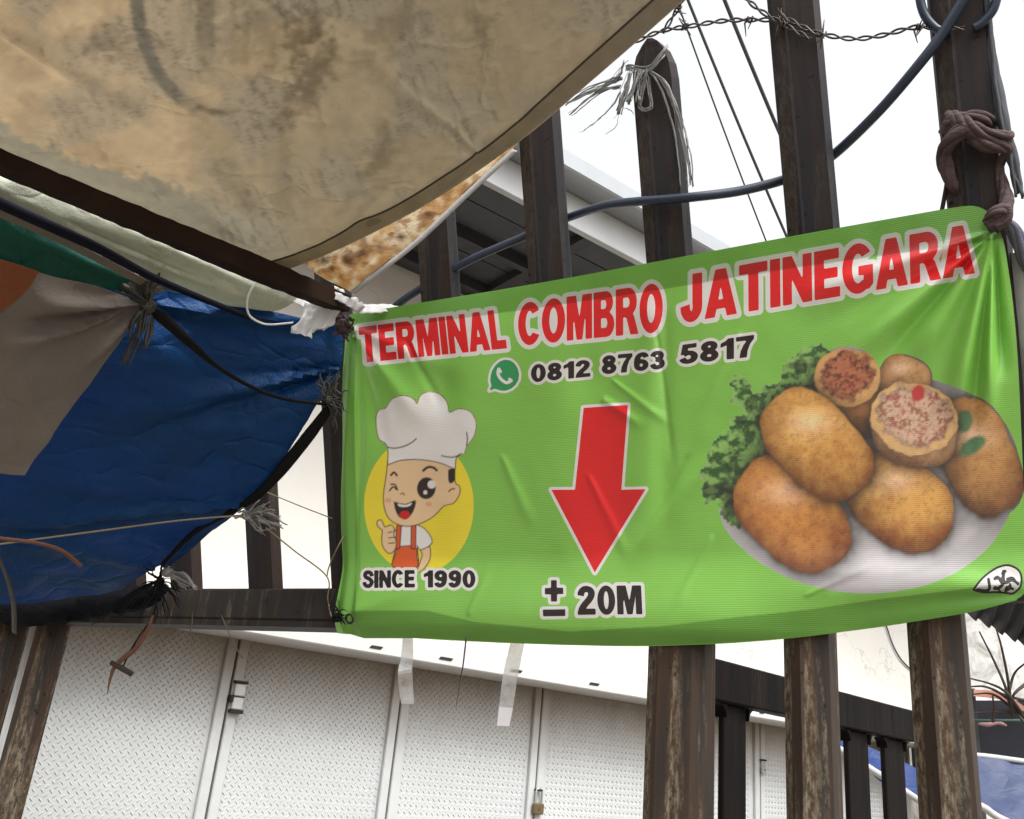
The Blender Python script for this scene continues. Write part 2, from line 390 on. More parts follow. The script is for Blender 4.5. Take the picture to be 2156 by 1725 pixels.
mb = MB(); mb.add([wp(-3.2, EO+0.04, EZ1+0.07), wp(3.4, EO+0.04, EZ1+0.07), wp(3.4, -2.5, EZ1+0.5), wp(-3.2, -2.5, EZ1+0.5),
                   wp(-3.2, EO+0.04, EZ1+0.055), wp(3.4, EO+0.04, EZ1+0.055), wp(3.4, -2.5, EZ1+0.48), wp(-3.2, -2.5, EZ1+0.48)],
                  [(0, 1, 2, 3), (7, 6, 5, 4), (0, 4, 5, 1), (2, 6, 7, 3), (1, 5, 6, 2), (3, 7, 4, 0)])
build('roof_sheet', mb, M_gutter, shop, origin=np.zeros(3))
mb = MB(); mb.tube(cr([wall(1850, 1285, 0.055), wall(1866, 1318, 0.058), wall(1880, 1358, 0.058), wall(1900, 1392, 0.058), wall(1935, 1425, 0.056)]), 0.004, 6)
tagp(build('wall_cable', mb, M_power, None, True), 'thin grey cable drooping down the cream shop wall', 'cable')

def padlock(P, sc, label, mat):
    t = thing('padlock', P-ZZ*0.03*sc, label, 'padlock', None)
    mb = MB(); mb.cbox(P, wu*0.024*sc, wn*0.009*sc, ZZ*0.019*sc, 0.004*sc); body = build('body', mb, mat, t)
    mb = MB(); mb.tube(cr([P+wu*x*sc+ZZ*z*sc for x, z in ((-0.015, 0.015), (-0.015, 0.045), (-0.0125, 0.062), (0, 0.070), (0.0125, 0.062), (0.015, 0.045), (0.015, 0.015))], 6), 0.004*sc, 8); build('shackle', mb, M_steel, t, True)
    mb = MB(); mb.tube([P+wn*0.0085*sc, P+wn*0.0105*sc], 0.007*sc, 10); build('emblem', mb, M_rustpipe, body)
    mb = MB(); mb.tube(cr([P+ZZ*0.064*sc+wu*x+wn*y for x, y in ((-0.012, -0.014), (-0.008, 0.008), (0.006, 0.008), (0.012, -0.014))]), 0.0035, 6); build('hasp_staple', mb, M_gap, t, True)
zl = Z(800, 1400, 2.396)
padlock(wall(*zl(1230, 1378), 0.028), 0.95, 'tarnished brass padlock with long shackle on the grey folding doors', M_brass)
padlock(wall(*zz3(715, 1090), 0.028), 0.62, 'small grey padlock on the door seam seen between rusty fence pales', M_steel)

# ------------------------------------------------------------------ steel fence
fence_t = thing('steel_fence', fp(0, 0, 0), 'rusty steel fence with tall dark pales leaning out over the street', 'fence')
RB = fence(560, 1305)[2]
mb = MB(); mb.cbox(fp(-0.86, -0.025, (RB+ZR)/2), fu*1.24, fn*0.025, ZZ*(ZR-RB)/2, 0.004)
build('rail', mb, M_rail, fence_t, origin=fp(0, 0, RB))
mb = MB(); mb.box(fp(-2.1, -0.002, RB-0.0125), fu*2.48, -fn*0.06, ZZ*0.012); build('rail_flange', mb, M_rail, fence_t, origin=fp(0, 0, RB))
def pale_mesh(name, prof, L, th, mat, tip=True):
    """folded steel profile (x across, y out) extruded up z, with a rounded tip"""
    pr = np.array(prof); n = len(pr); xs = pr[:, 0]; half = max(abs(xs)); c = (xs.max()+xs.min())/2
    zs = list(np.linspace(0, L, 14)) if not tip else list(np.linspace(0, L-0.07, 12))+[L-0.045, L-0.022, L-0.006, L]
    V = []; F = []
    for z in zs:
        k = 1.0 if (not tip or z <= L-0.07) else max(0.16, math.sqrt(max(0, 1-((z-(L-0.07))/0.07)**2)))
        for side in (0, 1):
            for x, y in pr: V.append((c+(x-c)*k, y-side*th, z))
    m_ = 2*n
    for i in range(len(zs)-1):
        for j in range(n-1):
            F.append((i*m_+j, (i+1)*m_+j, (i+1)*m_+j+1, i*m_+j+1)); F.append((i*m_+n+j+1, (i+1)*m_+n+j+1, (i+1)*m_+n+j, i*m_+n+j))
        F.append((i*m_+n, (i+1)*m_+n, (i+1)*m_, i*m_)); F.append((i*m_+n-1, (i+1)*m_+n-1, (i+1)*m_+2*n-1, i*m_+2*n-1))
    e = (len(zs)-1)*m_
    for j in range(n-1): F.append((e+j, e+n+j, e+n+j+1, e+j+1)); F.append((j+1, n+j+1, n+j, j))
    me = bpy.data.meshes.new(name); me.from_pydata(V, [], F); me.update(); me.materials.append(mat); return me
PR_U = [(-0.038, -0.022), (-0.035, -0.008), (-0.012, 0.0), (-0.008, -0.0015), (0.031, -0.004), (0.038, -0.022)]
UPM = pale_mesh('pale', PR_U, 0.90, 0.004, M_upp)
UPS = [-1.12, -0.905]+[float(np.dot(lean(x, y)-Q0, fu)) for x, y in ((379, 1240), (546, 1240), (724, 1235), (913, 570), (1149, 590), (1402, 545), (1708, 490), (2058, 430))]+[1.01]
UPL = pale_mesh('pale', PR_U, 1.02, 0.004, M_upp)
for s_ in UPS:
    # foot of each leaning pale stands on the rail, its face flush with the leaning plane
    inst('pale', UPL if s_ > 0.5 else UPM, frame(fp(s_, 0, ZR)-dl*0.02, fu, nl, dl), fence_t)
PR_L2 = [(-0.053, -0.050), (-0.050, -0.020), (-0.026, 0.0), (0.030, 0.0), (0.046, -0.018), (0.053, -0.050)]
PR_L3 = [(-0.043, -0.050), (-0.040, -0.024), (-0.008, 0.0), (-0.005, -0.001), (0.038, -0.006), (0.043, -0.05)]
for (xc, yc, pr, sc) in ((1416, 1500, PR_L2, 0.95), (1698, 1500, PR_L3, 0.86), (1980, 1500, PR_L3, 0.90), (2290, 1500, PR_L3, 0.9)):
    P = fence(xc, yc, -0.01); s_ = np.dot(P-F0, fu)
    me = pale_mesh('pale', [(x*sc, y) for x, y in pr], RB-0.0125 if xc < 1500 else 1.985, 0.005, M_low, False)
    inst('pale', me, frame(fp(s_, -0.008, 0), fu, fn, ZZ), fence_t)
for (xc, yc) in ((86, 1345), (0, 1345), (-90, 1345)):
    P = fence(xc, yc, -0.01); s_ = np.dot(P-F0, fu)
    me = pale_mesh('pale', [(-x*0.78, y*0.8) for x, y in PR_L3][::-1], RB-0.0125, 0.005, M_low, False)
    inst('pale', me, frame(fp(s_, -0.008, 0), fu, fn, ZZ), fence_t)
mb = MB(); mb.box(fp(0.385, -0.062, 1.985), fu*0.75, -fn*0.03, ZZ*0.04); build('back_rail', mb, M_rail, fence_t)
mb = MB(); mb.box(fp(-2.1, -0.07, 0.5), fu*0.98, -fn*0.04, ZZ*0.05); build('lower_rail', mb, M_rail, fence_t)
mb = MB(); mb.box(fp(0.28, -0.07, 0.5), fu*1.0, -fn*0.04, ZZ*0.05); build('lower_rail', mb, M_rail, fence_t)

# darker fence running back from the corner
IA = math.radians(45.8); iu = np.array([math.sin(IA), math.cos(IA), 0]); inn = np.array([math.cos(IA), -math.sin(IA), 0])
I0 = at(1500, 1400, 1.62); I0[2] = 0
def inner(x, y, o=0.0): return hit(x, y, I0+inn*o, inn)
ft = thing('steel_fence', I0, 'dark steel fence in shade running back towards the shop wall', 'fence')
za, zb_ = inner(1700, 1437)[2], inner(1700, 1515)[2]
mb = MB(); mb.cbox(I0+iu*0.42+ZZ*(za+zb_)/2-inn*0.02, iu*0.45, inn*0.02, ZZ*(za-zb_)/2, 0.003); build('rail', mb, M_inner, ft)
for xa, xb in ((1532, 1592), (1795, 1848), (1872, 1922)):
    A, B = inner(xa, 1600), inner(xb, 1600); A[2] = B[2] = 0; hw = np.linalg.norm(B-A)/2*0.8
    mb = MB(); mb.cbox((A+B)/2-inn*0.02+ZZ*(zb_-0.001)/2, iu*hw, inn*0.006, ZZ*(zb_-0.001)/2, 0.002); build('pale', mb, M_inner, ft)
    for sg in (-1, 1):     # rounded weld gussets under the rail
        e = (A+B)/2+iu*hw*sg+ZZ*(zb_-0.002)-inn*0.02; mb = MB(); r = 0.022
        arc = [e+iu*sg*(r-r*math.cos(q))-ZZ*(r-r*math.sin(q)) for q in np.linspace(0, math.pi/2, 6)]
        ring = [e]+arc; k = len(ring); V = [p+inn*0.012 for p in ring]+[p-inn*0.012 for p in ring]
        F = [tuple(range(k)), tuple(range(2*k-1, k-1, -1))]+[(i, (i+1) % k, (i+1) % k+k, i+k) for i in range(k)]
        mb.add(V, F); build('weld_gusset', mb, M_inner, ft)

# ------------------------------------------------------------------ printed vinyl banner
BO = 0.012                                                 # its cloth hangs this far in front of the pales
CELL = 0.0017
gs = np.arange(-0.345, 0.885, CELL); gt = np.arange(-0.125, 0.560, CELL)
GS, GT = np.meshgrid(gs, gt, indexing='ij')
P0 = Q0 + nl*BO
def st_pix(s, t):
    P = P0 + np.multiply.outer(s, fu) + np.multiply.outer(t, dl); d = P-CAM; z = d@FW
    return 1078+FP*(d@RT)/z, 862.5-FP*(d@UP)/z
GX, GY = st_pix(GS, GT)
def fbm(x, y, seed=0, oct=4):
    r = np.random.default_rng(seed); o = 0; a = 1
    for k in range(oct):
        n = r.random((256, 256)); xi = np.floor(x).astype(int); yi = np.floor(y).astype(int); fx = x-xi; fy = y-yi
        fx = fx*fx*(3-2*fx); fy = fy*fy*(3-2*fy); g = lambda i, j: n[(xi+i) % 256, (yi+j) % 256]
        o = o+a*((g(0, 0)*(1-fx)+g(1, 0)*fx)*(1-fy)+(g(0, 1)*(1-fx)+g(1, 1)*fx)*fy); x = x*2.03+17; y = y*2.03+9; a *= 0.5
    return o/(2-2*0.5**oct)
def smooth(a, b, x): t = np.clip((x-a)/(b-a), 0, 1); return t*t*(3-2*t)
def seg_ridge(X, Y, a, b, w0, w1):
    """smooth ridge along the line a-b, widening from w0 to w1"""
    a = np.array(a, float); b = np.array(b, float); d = b-a; L = np.hypot(*d); d /= L
    t = ((X-a[0])*d[0]+(Y-a[1])*d[1])/L; n = (X-a[0])*(-d[1])+(Y-a[1])*d[0]
    w_ = w0+(w1-w0)*np.clip(t, 0, 1)
    return np.exp(-(n/w_)**2)*smooth(-0.05, 0.06, t)*(1-smooth(0.65, 1.05, t))
def disp(X, Y, s, t):
    h = 0.0035+0*X
    h = h+0.012*(fbm(X/330, Y/420, 3, 3)-0.45)
    h = h+0.0035*(fbm(X/110, Y/160, 5, 3)-0.5)
    c = (2092, 492)                                         # tied corner: pleats fan out from the knot
    for e, w0, w1, a in (((1790, 760), 5, 26, .0075), ((1830, 790), 4, 18, -.005), ((1905, 800), 6, 30, .008), ((2000, 900), 5, 34, .010), ((2040, 960), 4, 24, -.007),
                         ((2075, 900), 5, 22, .010), ((2112, 800), 4, 16, -.008), ((1640, 640), 6, 30, .004), ((1700, 700), 6, 26, -.004)):
        h = h+1.7*a*seg_ridge(X, Y, c, e, w0, w1)
    for e, a in (((900, 900), .006), ((820, 980), -.005), ((1000, 800), .004)):   # and from the other top corner
        h = h+a*seg_ridge(X, Y, (742, 690), e, 6, 28)
    h = h-0.010*np.exp(-((X-935)/34)**2-((Y-800)/70)**2)-0.005*np.exp(-((X-1235)/40)**2-((Y-790)/60)**2)
    h = h+0.006*seg_ridge(X, Y, (1380, 640), (1350, 1200), 30, 60)-0.004*seg_ridge(X, Y, (1400, 650), (1400, 1180), 14, 26)
    h = h+0.005*seg_ridge(X, Y, (1600, 860), (1180, 1330), 10, 40)+0.004*seg_ridge(X, Y, (1270, 840), (1360, 900), 8, 12)
    h = h+0.005*seg_ridge(X, Y, (2130, 1230), (1500, 1180), 16, 70)-0.004*seg_ridge(X, Y, (2140, 1245), (1700, 1290), 10, 30)
    h = h+0.004*seg_ridge(X, Y, (728, 1300), (1000, 1180), 10, 46)
    for k_, (a0, b0, w_, am) in enumerate((((1290, 800), (1420, 900), 6, .0022), ((1385, 700), (1420, 1000), 5, -.0022), ((1240, 1000), (1330, 1180), 7, .002), ((1450, 960), (1330, 1160), 6, -.002), ((1000, 1290), (1040, 1180), 6, .0016), ((860, 720), (930, 860), 6, -.003), ((1500, 1130), (1420, 1290), 6, .002), ((1060, 960), (1130, 1120), 8, .0018), ((1700, 1250), (1850, 1180), 6, .002), ((1560, 700), (1480, 860), 7, .0018))):
        h = h+1.1*am*seg_ridge(X, Y, a0, b0, w_*0.8, w_*1.8)
    # rolled left edge
    h = h+0.004*np.exp(-((X-738-6*np.sin(Y/90))/9)**2)-0.003*np.exp(-((X-757-5*np.sin(Y/70+1))/7)**2)
    # stands clear of the rail and its bottom hem kicks out
    h = h+0.022*smooth(0.06, -0.05, t)-0.016*smooth(0.005, -0.06, t)*smooth(1500, 1900, X)-0.014*smooth(-0.055, -0.10, t)*(1-smooth(1500, 1900, X))
    return h
def bpoint(s, t):
    X, Y = st_pix(s, t); h = disp(X, Y, s, t)
    return P0 + np.multiply.outer(s, fu) + np.multiply.outer(t, dl) + h[..., None]*nl
BP = bpoint(GS, GT)
_d = BP-CAM; _z = _d@FW; GX, GY = 1078+FP*(_d@RT)/_z, 862.5-FP*(_d@UP)/_z
_a = np.gradient(BP, axis=0); _b = np.gradient(BP, axis=1); BN = np.cross(_a, _b); BN /= np.linalg.norm(BN, axis=2)[..., None]

def poly_sdf(X, Y, pts, closed=True, sign=True):
    p = np.asarray(pts, float); q = np.roll(p, -1, axis=0)
    if not closed: p, q = p[:-1], q[:-1]
    return edge_sdf(X, Y, p, q, sign and closed)
def edge_sdf(X, Y, p, q, sign=True):
    D = np.full(X.shape, 1e18); ins = np.zeros(X.shape, bool)
    for (ax, ay), (bx, by) in zip(p, q):
        dx, dy = bx-ax, by-ay; L2 = dx*dx+dy*dy+1e-12
        t = np.clip(((X-ax)*dx+(Y-ay)*dy)/L2, 0, 1); D = np.minimum(D, (X-ax-t*dx)**2+(Y-ay-t*dy)**2)
        if sign and ay != by: ins ^= ((ay > Y) != (by > Y)) & (X < dx*(Y-ay)/(by-ay)+ax)
    D = np.sqrt(D); return np.where(ins, -D, D) if sign else D
def sup_sdf(X, Y, c, rx, ry, ang, e=2.5):
    a = math.radians(ang); x = (X-c[0])*math.cos(a)+(Y-c[1])*math.sin(a); y = -(X-c[0])*math.sin(a)+(Y-c[1])*math.cos(a)
    return ((np.abs(x/rx)**e+np.abs(y/ry)**e)**(1/e)-1)*min(rx, ry)
def ell_sdf(X, Y, c, rx, ry, ang=0):
    a = math.radians(ang); x = (X-c[0])*math.cos(a)+(Y-c[1])*math.sin(a); y = -(X-c[0])*math.sin(a)+(Y-c[1])*math.cos(a)
    k = np.sqrt((x/rx)**2+(y/ry)**2); return (k-1)*min(rx, ry)
def sub(x0, y0, x1, y1, pad=22):
    """grid window that covers a pixel box"""
    k = (GX > x0-pad) & (GX < x1+pad) & (GY > y0-pad) & (GY < y1+pad); i, j = np.where(k)
    return slice(i.min(), i.max()+1), slice(j.min(), j.max()+1)
FAR = 1e3
def blank(): return np.full(GX.shape, FAR)
def _arc(cx, cy, rx, ry, a0, a1, n=14): return [(cx+rx*math.cos(math.radians(q)), cy+ry*math.sin(math.radians(q))) for q in np.linspace(a0, a1, n)]
def _rib(pts, h=0.112, n=5):
    p = cr(pts, n); t = np.gradient(p, axis=0); t /= np.linalg.norm(t, axis=1)[:, None]; m_ = np.stack([-t[:, 1], t[:, 0]], 1)*[1.06*h, 0.92*h]
    return [tuple(q) for q in p+m_]+[tuple(q) for q in (p-m_)[::-1]]
def _ring(cx, cy, rx, ry, h=0.112): return [_arc(cx, cy, rx+h*1.06, ry+h*.92, 0, 345, 24), _arc(cx, cy, rx-h*1.06, ry-h*.92, 0, 345, 24)]
_six = [_ring(.33, .31, .205, .205), [_rib([(.125, .33), (.125, .52), (.19, .78), (.36, .895), (.50, .85), (.55, .73)])]]
# heavy grotesque capitals and figures: width, pieces (each piece a list of even-odd loops)
GL = {'I': (.26, [[[(0, 0), (0, 1), (.26, 1), (.26, 0)]]]),
 'T': (.76, [[[(0, .8), (0, 1), (.76, 1), (.76, .8), (.51, .8), (.51, 0), (.25, 0), (.25, .8)]]]),
 'E': (.68, [[[(0, 0), (0, 1), (.66, 1), (.66, .8), (.25, .8), (.25, .61), (.62, .61), (.62, .41), (.25, .41), (.25, .2), (.68, .2), (.68, 0)]]]),
 'L': (.62, [[[(0, 0), (0, 1), (.25, 1), (.25, .21), (.62, .21), (.62, 0)]]]),
 'N': (.78, [[[(0, 0), (0, 1), (.24, 1), (.55, .44), (.55, 1), (.78, 1), (.78, 0), (.54, 0), (.23, .56), (.23, 0)]]]),
 'M': (.92, [[[(0, 0), (0, 1), (.33, 1), (.46, .42), (.59, 1), (.92, 1), (.92, 0), (.70, 0), (.70, .72), (.555, 0), (.365, 0), (.22, .72), (.22, 0)]]]),
 'A': (.86, [[[(0, 0), (.29, 1), (.57, 1), (.86, 0), (.60, 0), (.555, .17), (.305, .17), (.26, 0)], [(.352, .35), (.508, .35), (.43, .70)]]]),
 'R': (.80, [[[(0, 0), (0, 1), (.46, 1)]+_arc(.46, .70, .30, .30, 80, -40, 10)+[(.61, .44), (.67, .36), (.82, 0), (.54, 0), (.41, .33), (.36, .385), (.25, .385), (.25, 0)], [(.25, .81), (.42, .81)]+_arc(.42, .695, .095, .115, 70, -70, 6)+[(.42, .58), (.25, .58)]]]),
 'B': (.74, [[[(0, 0), (0, 1), (.44, 1)]+_arc(.44, .755, .26, .245, 75, -50, 8)+[(.56, .53)]+_arc(.46, .27, .285, .27, 60, -75, 10)+[(.46, 0)], [(.25, .82), (.40, .82)]+_arc(.40, .715, .075, .105, 70, -70, 5)+[(.40, .61), (.25, .61)], [(.25, .42), (.43, .42)]+_arc(.43, .305, .08, .115, 70, -70, 5)+[(.43, .19), (.25, .19)]]]),
 'O': (.84, [[_arc(.42, .5, .42, .515, 0, 350, 30), _arc(.42, .5, .165, .315, 0, 350, 30)]]),
 'C': (.80, [[_arc(.42, .5, .42, .515, 36, 324, 26)+[(.555, .255)]+_arc(.42, .5, .165, .315, 312, 48, 20)+[(.555, .745)]]]),
 'G': (.82, [[_arc(.42, .5, .42, .515, 38, 300, 26)+[(.72, .06), (.82, .15), (.82, .54), (.44, .54), (.44, .36), (.58, .36), (.58, .25)]+_arc(.42, .5, .17, .315, 300, 48, 20)]]),
 'J': (.58, [[[(.33, 1), (.58, 1), (.58, .36)]+_arc(.29, .32, .29, .335, 0, -180, 16)+[(.24, .36)]+_arc(.29, .33, .05, .13, 190, 350, 8)+[(.33, .36)]]]),
 'S': (.70, [[_rib([(.60, .68), (.57, .80), (.47, .885), (.34, .90), (.20, .87), (.135, .76), (.17, .64), (.30, .57), (.46, .50), (.575, .40), (.565, .23), (.45, .115), (.33, .10), (.18, .14), (.105, .24), (.09, .33)], .11, 4)]]),
 '0': (.66, [[_arc(.33, .5, .33, .51, 0, 350, 28), _arc(.33, .5, .10, .33, 0, 350, 28)]]),
 '1': (.47, [[[(.22, 0), (.22, .70), (0, .60), (0, .79), (.18, .88), (.27, 1), (.47, 1), (.47, 0)]]]),
 '2': (.66, [[_rib([(.11, .67), (.14, .79), (.23, .88), (.35, .895), (.48, .84), (.52, .71), (.44, .54), (.28, .37), (.17, .22), (.13, .10)], .112, 4)], [[(0, 0), (0, .10), (.10, .20), (.66, .20), (.66, 0)]]]),
 '3': (.66, [[_rib([(.11, .72), (.17, .85), (.31, .895), (.46, .85), (.49, .72), (.42, .60), (.25, .545)], .11, 4)], [_rib([(.25, .53), (.43, .48), (.53, .34), (.49, .18), (.33, .105), (.17, .15), (.10, .29)], .112, 4)]]),
 '5': (.66, [[[(.12, 1), (.61, 1), (.61, .80), (.31, .80), (.27, .56), (.05, .47)]], [_rib([(.15, .47), (.28, .545), (.42, .53), (.52, .43), (.535, .29), (.46, .155), (.31, .105), (.17, .15), (.10, .28)], .112, 4)]]),
 '6': (.66, _six), '9': (.66, [[[(.66-x, 1-y) for x, y in lp] for lp in pc] for pc in _six]),
 '7': (.64, [[[(0, .8), (0, 1), (.64, 1), (.64, .84), (.50, .62), (.41, .32), (.38, 0), (.13, 0), (.17, .30), (.27, .58), (.41, .8)]]]),
 '8': (.66, [_ring(.33, .735, .18, .165, .108), _ring(.33, .285, .21, .19)])}
def text_pieces(body, gap=0.085):
    x = 0; out = []
    for ch in body:
        w_, pc = GL[ch]
        for loops in pc: out.append([[(x+a, b) for a, b in lp] for lp in loops])
        x += w_+gap
    return x-gap, out
def text_sdf(body, quad):
    """quad: TL, TR, BR, BL pixel corners of the ink box"""
    wid, pcs = text_pieces(body); tl, tr_, br, bl = [np.array(c, float) for c in quad]; out = blank()
    for loops in pcs:
        P_, Q_ = [], []
        for lp in loops:
            v = np.array(lp); x, y = v[:, :1]/wid, v[:, 1:]; p = (tl*(1-x)+tr_*x)*y+(bl*(1-x)+br*x)*(1-y); P_ += list(p); Q_ += list(np.roll(p, -1, axis=0))
        A_ = np.array(P_); w_ = sub(A_[:, 0].min(), A_[:, 1].min(), A_[:, 0].max(), A_[:, 1].max()); out[w_] = np.minimum(out[w_], edge_sdf(GX[w_], GY[w_], P_, Q_))
    return out
def shape(fn, box):
    out = blank(); w_ = sub(*box); out[w_] = fn(GX[w_], GY[w_]); return out
def quad(z, *c): return [z(*k) for k in c]

z4 = Z(800, 650, 2.029); zr_ = Z(1650, 480, 1.6912); zc = Z(850, 900, 3.08); zh = Z(2340, 1340, 10.78); zw = Z(1180, 860, 15.68)
LAY = []      # (part name, colour key, sdf) top first
def lettering(name, body, q, key, fat, halo, outname):
    d = text_sdf(body, q); return (name, key, d-fat), (outname, 'white', d-fat-halo)
tt = [lettering('title_lettering', 'TERMINAL', quad(z4, (154, 305), (862, 214), (886, 406), (166, 478)), 'red', 0.8, 8.5, 'title_outline'),
      lettering('title_lettering', 'COMBRO', quad(z4, (944, 190), (1658, 84), (1658, 322), (946, 392)), 'red', 0.8, 9.0, 'title_outline'),
      lettering('title_lettering', 'JATINEGARA', quad(zr_, (20, 330), (1228, 112), (1234, 316), (20, 522)), 'red', 0.8, 10.0, 'title_outline')]
ph = [lettering('phone_lettering', '0812', quad(z4, (1008, 490), (1300, 464), (1300, 546), (1008, 576)), 'black', 0.5, 6.0, 'phone_outline'),
      lettering('phone_lettering', '8763', quad(z4, (1358, 446), (1670, 417), (1670, 508), (1358, 536)), 'black', 0.5, 6.0, 'phone_outline'),
      lettering('phone_lettering', '5817', quad(zr_, (15, 615), (322, 572), (322, 660), (15, 694)), 'black', 0.5, 6.5, 'phone_outline')]
sn = [lettering('year_lettering', 'SINCE', quad(zc, (112, 1520), (500, 1517), (500, 1645), (112, 1650)), 'black', 0.5, 6.0, 'year_outline'),
      lettering('year_lettering', '1990', quad(zc, (570, 1519), (955, 1519), (955, 1647), (570, 1645)), 'black', 0.5, 6.0, 'year_outline')]
ds = [lettering('distance_lettering', '20M', quad(zl, (1462, 75), (1832, 72), (1840, 238), (1464, 242)), 'black', 0.5, 7.0, 'distance_outline')]
def pm(X, Y):
    c = lambda *k: [zl(*q) for q in k]
    a = poly_sdf(X, Y, c((1306, 40), (1340, 40), (1340, 84), (1378, 84), (1378, 122), (1342, 122), (1342, 165), (1306, 165), (1306, 124), (1270, 124), (1270, 86), (1306, 86)))
    b = poly_sdf(X, Y, c((1258, 212), (1390, 210), (1390, 250), (1260, 252))); return np.minimum(a, b)
bx = [*zl(1230, 20), *zl(1420, 280)]; d = shape(pm, bx); ds.append((('plus_minus_sign', 'black', d), ('distance_outline', 'white', d-6.5)))
arr = [z4(*k) for k in ((1268, 702), (1487, 688), (1455, 1108), (1575, 1105), (1323, 1518), (1108, 1108), (1225, 1108))]
ad = shape(lambda X, Y: poly_sdf(X, Y, arr), [*z4(1080, 660), *z4(1600, 1550)])
# messenger bubble mark
def bub(X, Y):
    c = [zw(*k) for k in ((880, 290), (1050, 325), (1200, 440), (1310, 610), (1370, 850), (1345, 1060), (1240, 1250), (1080, 1390), (880, 1475), (700, 1480), (560, 1440), (440, 1400), (235, 1470), (315, 1290), (265, 1100), (280, 900), (340, 700), (450, 520), (600, 380), (740, 310))]
    return poly_sdf(X, Y, c)
bd_ = shape(bub, [*zw(40, 160), *zw(1480, 1640)])
def hand(X, Y):
    c = cr([zw(*k) for k in ((590, 650), (560, 800), (620, 960), (740, 1090), (880, 1170), (1020, 1130))], 5)
    d = edge_sdf(X, Y, c[:-1], c[1:], False)-3.3
    for a, b, r in (((600, 640), (670, 750), 2.6), ((1000, 1030), (1085, 1090), 2.8)):
        d = np.minimum(d, edge_sdf(X, Y, [zw(*a)], [zw(*b)], False)-r)
    return d
hd = shape(hand, [*zw(480, 560), *zw(1180, 1240)])
# halal mark: leaf-shaped white seal with brush strokes
def seal(X, Y): return poly_sdf(X, Y, cr([zh(*k) for k in ((350, 1090), (560, 810), (800, 600), (1050, 455), (1290, 405), (1500, 470), (1640, 600), (1690, 780), (1660, 1000), (1560, 1120), (1420, 1210), (1250, 1190), (1000, 1170), (700, 1175), (480, 1140), (350, 1090))], 4)[:-1])
hb = [*zh(300, 360), *zh(1725, 1260)]
sd = shape(seal, hb)
def strokes(X, Y):
    d = np.full(X.shape, FAR)
    for pts, r in ((((790, 800), (810, 930), (815, 1050), (740, 1100), (560, 1090)), 2.6), (((560, 1065), (480, 1075)), 2.0), (((960, 790), (1020, 750), (1090, 800), (1120, 860)), 3.0),
                   (((1190, 590), (1180, 760), (1190, 860), (1150, 960), (1060, 1030), (950, 1050)), 2.8), (((1240, 590), (1150, 650)), 2.2), (((1190, 900), (1290, 880), (1380, 830), (1480, 850), (1570, 930)), 2.6),
                   (((1290, 790), (1400, 765), (1470, 800)), 2.2), (((1360, 940), (1370, 1020), (1430, 1060)), 2.4), (((1270, 1010), (1240, 1110), (1310, 1070)), 2.4), (((1050, 1130), (1100, 1120)), 2.0), (((960, 1000), (990, 1040)), 2.0)):
        c = cr([zh(*k) for k in pts], 4); d = np.minimum(d, edge_sdf(X, Y, c[:-1], c[1:], False)-r*1.2)
    return d
hs_ = shape(strokes, hb)
# cartoon cook picture (flat print, painted per point)
def sm(d, e=0.9): return np.clip(0.5-d/(2*e), 0, 1)[..., None]
INK = np.array(srgb(48, 36, 34)); SKIN = np.array(srgb(232, 200, 160)); WHT = np.array((0.80, 0.79, 0.78))
ZP = lambda pts: [zc(*k) for k in pts]
HAT = cr(ZP([(300, 720), (302, 610), (278, 560), (235, 530), (214, 440), (216, 345), (245, 308), (282, 300), (335, 228), (425, 206), (492, 232), (518, 268), (545, 205), (605, 176), (685, 192), (742, 258), (760, 332), (832, 305), (915, 325), (960, 405), (945, 505), (893, 580), (868, 640), (812, 668), (802, 752)]), 3)
HAT = np.vstack([HAT, cr(ZP([(802, 752), (680, 704), (540, 682), (400, 686), (300, 720)]), 3)[1:-1]])
FACE = cr(ZP([(300, 700), (290, 800), (268, 960), (284, 1080), (335, 1150), (425, 1182), (530, 1168), (640, 1110), (718, 1032), (790, 1010), (836, 940), (832, 885), (800, 855), (775, 700), (540, 650), (300, 700)]), 3)[:-1]
def cook_shapes(X, Y):
    P = lambda pts, n=3: poly_sdf(X, Y, cr(ZP(pts), n)[:-1]); L = lambda pts, r, n=4: (lambda c: edge_sdf(X, Y, c[:-1], c[1:], False)-r)(cr(ZP(pts), n))
    y_ = ell_sdf(X, Y, zc(532, 1030), 412/3.08*K, 512/3.08*K)
    y_ = np.maximum(y_, Y-zc(0, 1505)[1])
    arm = P([(545, 1360), (610, 1340), (612, 1430), (570, 1500), (520, 1530), (540, 1470), (560, 1400), (545, 1360)])
    shirt = P([(360, 1215), (430, 1180), (520, 1180), (590, 1225), (628, 1310), (545, 1360), (515, 1330), (515, 1490), (345, 1490), (360, 1340), (340, 1260), (360, 1215)])
    hand_ = P([(262, 1215), (225, 1185), (222, 1150), (250, 1145), (275, 1195), (320, 1180), (342, 1200), (340, 1250), (358, 1300), (350, 1360), (310, 1388), (270, 1350), (255, 1290), (262, 1215)])
    apron = P([(372, 1342), (500, 1342), (515, 1420), (512, 1492), (340, 1492), (350, 1420), (372, 1342)])
    straps = np.minimum(L([(382, 1190), (372, 1340)], 4.0), L([(492, 1190), (490, 1340)], 4.0))
    face = poly_sdf(X, Y, FACE); hat = poly_sdf(X, Y, HAT)
    return y_, arm, shirt, hand_, apron, straps, face, hat, P, L
def cook_sdf(X, Y):
    y_, arm, shirt, hand_, apron, straps, face, hat, P, L = cook_shapes(X, Y)
    o = 2.0; return np.minimum.reduce([y_, arm-o, shirt-o, hand_-o, apron-o, face-o, hat-o])
